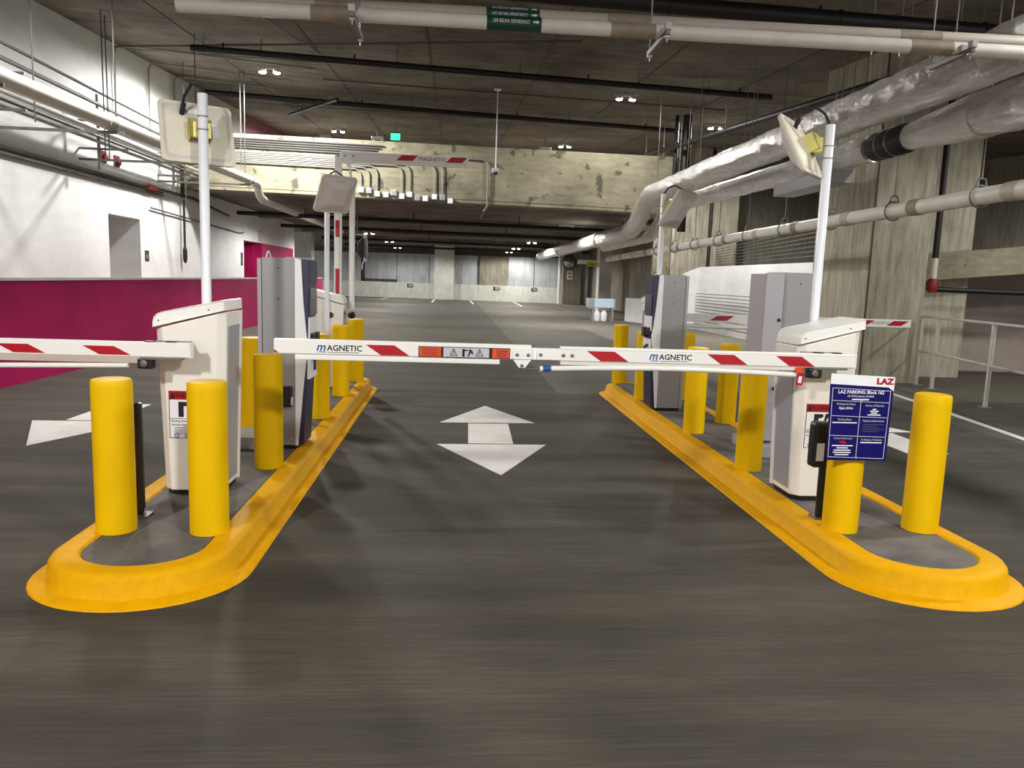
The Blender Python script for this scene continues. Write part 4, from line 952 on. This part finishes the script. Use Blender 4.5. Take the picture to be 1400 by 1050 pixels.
for i, y in enumerate((9.4, 12.6, 16.3, 20.4)):
    t = thing('strut_bracket', ('nearest', 'second', 'third', 'farthest')[i] + ' steel bracket carrying pipes and conduits on the left wall', 'bracket', group='wall strut brackets')
    part('upright', MB().box(-7.12, -7.07, y - .02, y + .02, 3.60, 5.05), 'strut_steel', t)
    pz = 3.74 + (y - 4) * .0162 - .116
    part('arm', MB().box(-7.5, -5.12, y + .03, y + .07, pz - .045, pz), 'strut_steel', t)
    part('conduit_arm', MB().box(-7.5, -6.55, y + .03, y + .07, 3.99, 4.03), 'strut_steel', t)
    part('conduit_arm', MB().box(-7.5, -6.55, y + .03, y + .07, 4.53, 4.57), 'strut_steel', t)
# vertical conduits on the wall bending onto the ceiling
for i, (y, zb, cx) in enumerate(((18.0, 4.9, -3.4), (19.9, 4.9, -4.3), (21.6, 4.9, -4.6), (24.0, 5.5, -4.9))):
    zc_ = ceil_z(-7.4, y)
    pth = [(-7.44, y, zb), (-7.44, y, zc_ - .22), (-7.40, y, zc_ - .10), (-7.28, y, zc_ - .05), (cx, y + 1.2, ceil_z(cx, y + 1.2) - .05)]
    solo('conduit', MB().tube(pth, .022, 8), 'conduit_grey', ('first', 'second', 'third', 'last')[i] + ' conduit rising on the white wall and bending along the ceiling, counted from the left', 'conduit', group='conduits bending to the ceiling', smooth=True)
for i, (x, y, zb) in enumerate(((-6.5, 11.0, 4.1), (-6.5, 15.2, 3.7), (-6.6, 15.6, 3.7), (-6.6, 19.8, 3.2), (-5.4, 20.3, 4.3), (-6.3, 12.4, 3.8))):
    solo('hanger_rod', MB().tube([(x, y, zb), (x, y, ceil_z(x, y))], .012, 6), 'conduit_dark', ('first', 'second', 'third', 'fourth', 'fifth', 'sixth')[i] + ' dark hanger rod dropping from the ceiling by the left wall', 'rod', group='hanger rods by the left wall')
t = thing('standpipe', 'black drop pipe with valve hanging on the white wall right of the door recess', 'pipe')
part('drop', MB().tube([(-7.36, 21.9, 2.1), (-7.36, 21.9, 3.55)], .03, 8), 'black_pipe', t)
part('valve', MB().tube([(-7.36, 21.9, 1.85), (-7.36, 21.9, 1.95), (-7.36, 21.9, 2.2), (-7.36, 21.9, 2.3)], [.03, .06, .06, .03], 8), 'black_pipe', t)
part('header', MB().tube([(-7.34, 19.6, 3.62), (-7.34, 22.6, 3.66), (-7.34, 26, 3.45)], .04, 8), 'black_pipe', t)
part('cap', MB().tube([(-7.34, 19.4, 3.62), (-7.34, 19.9, 3.62)], .055, 8), 'red_fitting', t)
part('riser', MB().tube([(-7.34, 21.75, 3.6), (-7.34, 21.75, 4.4)], .05, 8), 'black_pipe', t)
solo('conduit', MB().tube([(-7.44, 19.8, 3.15), (-7.44, 27.8, 2.98), (-7.44, 28.2, 3.05)], .02, 8), 'conduit_dark', 'thin conduit on the white wall running to the magenta passage', 'conduit', smooth=True)
for i, y in enumerate((17.4, 18.05)):
    t = thing('alarm_strobe', ('left' if i == 0 else 'right') + ' one of the two small red alarm fittings high on the white wall', 'alarm', (-7.5, y, 4.0), group='red alarm fittings')
    part('backplate', MB().box(0, .03, -.13, .13, -.12, .12), 'red_fitting', t, bevel=.01)
    part('horn', MB().lathe([(.07, 0), (.09, .05), (.05, .07), (0, .07)], 12, mat=Matrix.Translation((.03, 0, -.01)) @ Matrix.Rotation(PI / 2, 4, 'Y')), 'red_fitting', t)
for i, (y, z) in enumerate(((19.6, 1.98), (28.1, 2.1))):
    t = thing('wall_plaque', ('small dark plaque on the white wall right of the door recess', 'small grey plaque left of the magenta passage')[i], 'plaque', (-7.5, y, z))
    part('plate', MB().box(0, .012, -.12, .12, -.13 - .1 * i, .13 + .1 * i), 'shelf_dark', t)
    part('inset', MB().box(.012, .015, -.06, .06, -.05, .03), 'grey_print', t)
t = thing('wall_emblem', 'white rounded arch emblem painted on the magenta wall', 'wall graphic', (-7.49, 32.0, 2.0))
ar_ = [(0, -.38, -.3), (0, -.38, .1)] + [(0, .38 * math.cos(PI - PI * k / 10), .1 + .4 * math.sin(PI * k / 10)) for k in range(11)] + [(0, .38, -.3)]
part('arch', MB().tube(ar_, .045, 6), 'white_print', t)
solo('exit_box', MB().box(0, .1, -.14, .14, -.2, .2), 'fixture_housing', 'small pale box sign above the magenta passage', 'sign', (-7.5, 30.6, 3.05), bevel=.01)
solo('utility_box', MB().box(0, .35, -.35, .35, -.12, .12), 'white_wall', 'white box fitting hanging below the upper left lamp above the beam', 'fitting', (-4.75, 28.2, 6.35), bevel=.01)

# ------------------------------------------------------------------ conduits and boxes on the beam
bx = [-2.60, -2.38, -2.16, -1.92, -1.70, -1.48, -1.27, -1.05, -.83, -.58, -.36, -.14]
names = ['first', 'second', 'third', 'fourth', 'fifth', 'sixth', 'seventh', 'eighth', 'ninth', 'tenth', 'eleventh', 'twelfth']
for i, x in enumerate(bx):
    z = 4.02 - .012 * i - (.07 if i % 3 == 2 or i in (3, 5, 7) else 0)
    t = thing('junction_box', names[i] + ' small electrical box along the bottom of the beam, counted from the left', 'junction box', (x, 22, z), group='electrical boxes on the beam')
    part('box', MB().box(-.075, .075, -.10, 0, -.075, .075), 'silver_label' if i % 4 else 'white_metal', t, bevel=.006)
    part('cover', MB().box(-.065, .065, -.106, -.10, -.065, .065), 'grey_panel' if i % 3 == 1 else 'white_print', t)
ends = [0, 1, 2, 5, 6, 9, 10]
for k, i in enumerate(ends):
    x = bx[i]; zh = 4.58 + .045 * k
    ztop = 4.02 - .012 * i - (.07 if i in (2, 5, 7, 3) else 0) + .07
    r_ = .22
    pth = [(-7.2, 21.95, zh + .06), (x - r_, 21.95, zh)] + [(x - r_ + r_ * math.sin(PI / 2 * j / 5), 21.95, zh - r_ + r_ * math.cos(PI / 2 * j / 5)) for j in range(1, 6)] + [(x, 21.95, ztop)]
    solo('conduit', MB().tube(pth, .02, 8), 'conduit_grey', 'conduit along the beam bending down into the ' + names[i] + ' electrical box', 'conduit', group='conduits on the beam', smooth=True)
for k in range(5):
    z = 4.98 + .06 * k
    solo('conduit', MB().tube([(-7.2, 21.95, z + .05), (-2.4 + .1 * k, 21.95, z)], .022, 8), 'conduit_dark', ('lowest', 'second', 'third', 'fourth', 'topmost')[k] + ' straight conduit high on the beam behind the antennas', 'conduit', group='high conduits on the beam', smooth=True)
r_ = .2
pth = [(-1.0, 21.94, 5.0), (.72, 21.94, 4.98), (.84, 21.94, 4.94), (.90, 21.94, 4.84), (.90, 21.94, 3.72), (.82, 22.0, 3.6), (.78, 24.0, 3.55)]
solo('conduit', MB().tube(pth, .03, 8), 'conduit_grey', 'single conduit dropping down the face of the beam right of the raised boom', 'conduit', smooth=True)
t = thing('pendant_camera', 'small camera hanging on a thin white rod before the beam', 'camera', (1.02, 20.3, 4.42))
part('rod', MB().tube([(0, 0, .10), (0, 0, ceil_z(1, 20.3) - 4.42)], .016, 8), 'pole_white', t)
part('canopy', MB().lathe([(.10, 0), (.10, .02), (.03, .06), (0, .06)], 14, (0, 0, ceil_z(1, 20.3) - 4.42 - .06)), 'pole_white', t)
part('head', MB().box(-.09, .09, -.07, .07, .0, .11), 'pole_white', t, bevel=.02)
part('lens', MB().lathe([(.05, 0), (.045, -.05), (0, -.06)], 14), 'black_plastic', t, smooth=True)
# exit sign and cameras above the beam
t = thing('exit_sign', 'glowing green exit sign below the ceiling above the beam', 'exit sign', (-2.28, 29.8, 6.84))
part('face', MB().box(-.17, .17, -.02, .02, -.12, .12), 'exit_green', t)
part('housing', MB().box(-.19, .19, -.03, .05, .12, .17), 'shelf_dark', t)
lettering('EXIT', .17, 'white_print', t, (0, -.025, 0), sx=.75)
part('stem', MB().tube([(0, 0, .16), (0, 0, ceil_z(-2.28, 29.8) - 6.84)], .012, 6), 'strut_steel', t)
for i, (x, y, z) in enumerate(((-3.0, 30.4, 6.70), (3.45, 30.6, 6.62))):
    t = thing('security_camera', ('white camera below the ceiling left of the exit sign', 'white camera below the ceiling above the beam on the right')[i], 'camera', (x, y, z), group='ceiling cameras')
    part('body', MB().box(-.22, .22, -.12, .12, .08, .22), 'white_metal', t, bevel=.02)
    part('dome', MB().lathe([(.10, .08), (.095, .02), (.06, -.03), (0, -.045)], 14), 'black_plastic', t, smooth=True)
    part('stem', MB().tube([(0, 0, .2), (0, 0, ceil_z(x, y) - z)], .02, 6), 'strut_steel', t)

# ------------------------------------------------------------------ far things
t = thing('convex_mirror', 'round convex mirror on a white bracket seen from the side, beyond the left gate', 'mirror', (-2.82, 24.4, 2.50))
t.scale = (1.3, 1.3, 1.3)
part('bowl', MB().lathe([(.0, -.16), (.14, -.12), (.24, -.04), (.26, 0.0)], 20, mat=Matrix.Rotation(math.radians(100), 4, 'Z') @ R_FRONT), 'shelf_dark', t, smooth=True)
mr = [(.30 * math.sin(math.radians(100)) * 0 + .04, .28 * math.cos(a), .28 * math.sin(a)) for a in [-1.3 + 2.9 * k / 12 for k in range(13)]]
part('bracket', MB().tube(mr, .045, 8), 'pole_white', t, smooth=True)
part('arm', MB().tube([(.05, 0, .28), (.10, 0, .32), (-.2, .1, .33)], .02, 8).tube([(.04, 0, -.27), (-.02, 0, -.36), (-.02, 0, -.5)], .02, 8), 'pole_white', t)
part('rod', MB().tube([(-.15, .08, .33), (-.15, .08, (3.95 - 2.50) / 1.3)], .02, 8), 'strut_steel', t)
t = thing('convex_mirror', 'round convex mirror on the dark column at the back right', 'mirror', (8.42, 56.15, 3.1))
part('frame', MB().lathe([(.50, 0), (.50, .05), (.44, .06), (.44, 0)], 24, mat=R_FRONT), 'shelf_dark', t)
part('glass', MB().lathe([(.45, .02), (.38, .09), (.24, .15), (0, .18)], 24, mat=R_FRONT), 'mirror_glass', t, smooth=True)
t = thing('notice', 'white notice sheet on the column below the round mirror', 'notice', (8.5, 56.18, 2.15))
part('sheet', MB().box(-.2, .2, -.012, 0, -.3, .3), 'white_print', t)
part('print', MB().box(-.14, .12, -.016, -.012, .05, .2).box(-.1, .14, -.016, -.012, -.2, -.05), 'grey_print', t)
for i, (x, lb) in enumerate(((-3.3, 'left of the pale column'), (3.35, 'right of the pale column'), (6.2, 'farthest right'))):
    t = thing('stall_sign', 'small black sign with white lettering on the far wall, ' + lb, 'sign', (x, backY(x) - .005, 1.0), group='small stall signs on the far wall')
    part('plate', MB().box(-.26, .26, -.03, 0, -.15, .15), 'black_plastic', t)
    part('text_line', MB().box(-.18, .18, -.035, -.03, .03, .08).box(-.15, .15, -.035, -.03, -.08, -.03), 'silver_label', t)
    part('top_edge', MB().box(-.26, .26, -.035, 0, .15, .19), 'white_print', t)
t = thing('draped_table', 'metal table draped in pale blue plastic before the far right column', 'table', (6.62, 33.6, 0))
for x, y in ((-.42, 0), (.45, 0), (-.42, .5), (.45, .5)):
    part('leg', MB().box(x - .035, x + .035, y - .03, y + .03, 0, .75), 'galvanised', t)
part('drape', MB().box(-.66, .53, -.06, .6, .58, 1.0), 'tarp_blue', t, bevel=.04)
part('frame', MB().box(-.66, -.40, -.09, -.05, .56, 1.0).box(.48, .55, -.09, .6, .56, 1.0), 'galvanised', t)
for i, x in enumerate((-.15, .06)):
    solo('white_jug', MB().lathe([(.13, 0), (.145, .03), (.145, .34), (.10, .42), (.04, .46), (.04, .5), (0, .5)], 14), 'white_print', ('left' if i == 0 else 'right') + ' white jug under the draped table', 'jug', (6.62 + x * 1.5, 33.75, 0), group='jugs under the table', smooth=True)
t = thing('clearance_sign', 'yellow sign beside the pale column at the back right', 'sign', (8.3, 45.9, 2.75))
part('face', MB().box(-.35, .35, -.03, 0, -.12, .14), 'yellow_sign', t)
part('arm', MB().box(.3, .42, 0, .05, .0, .08), 'galvanised', t)
part('text_line', MB().box(-.2, .15, -.034, -.03, -.02, .03), 'black_print', t)
t = thing('overhead_sign', 'white overhead sign bar hanging at the back right', 'sign', (8.75, 50.5, 3.0))
part('bar', MB().box(-.62, .62, -.05, .05, -.14, .14), 'white_print', t, bevel=.01)
for x in (-.5, .5): part('rod', MB().tube([(x, 0, .13), (x, 0, .98)], .02, 6), 'strut_steel', t)
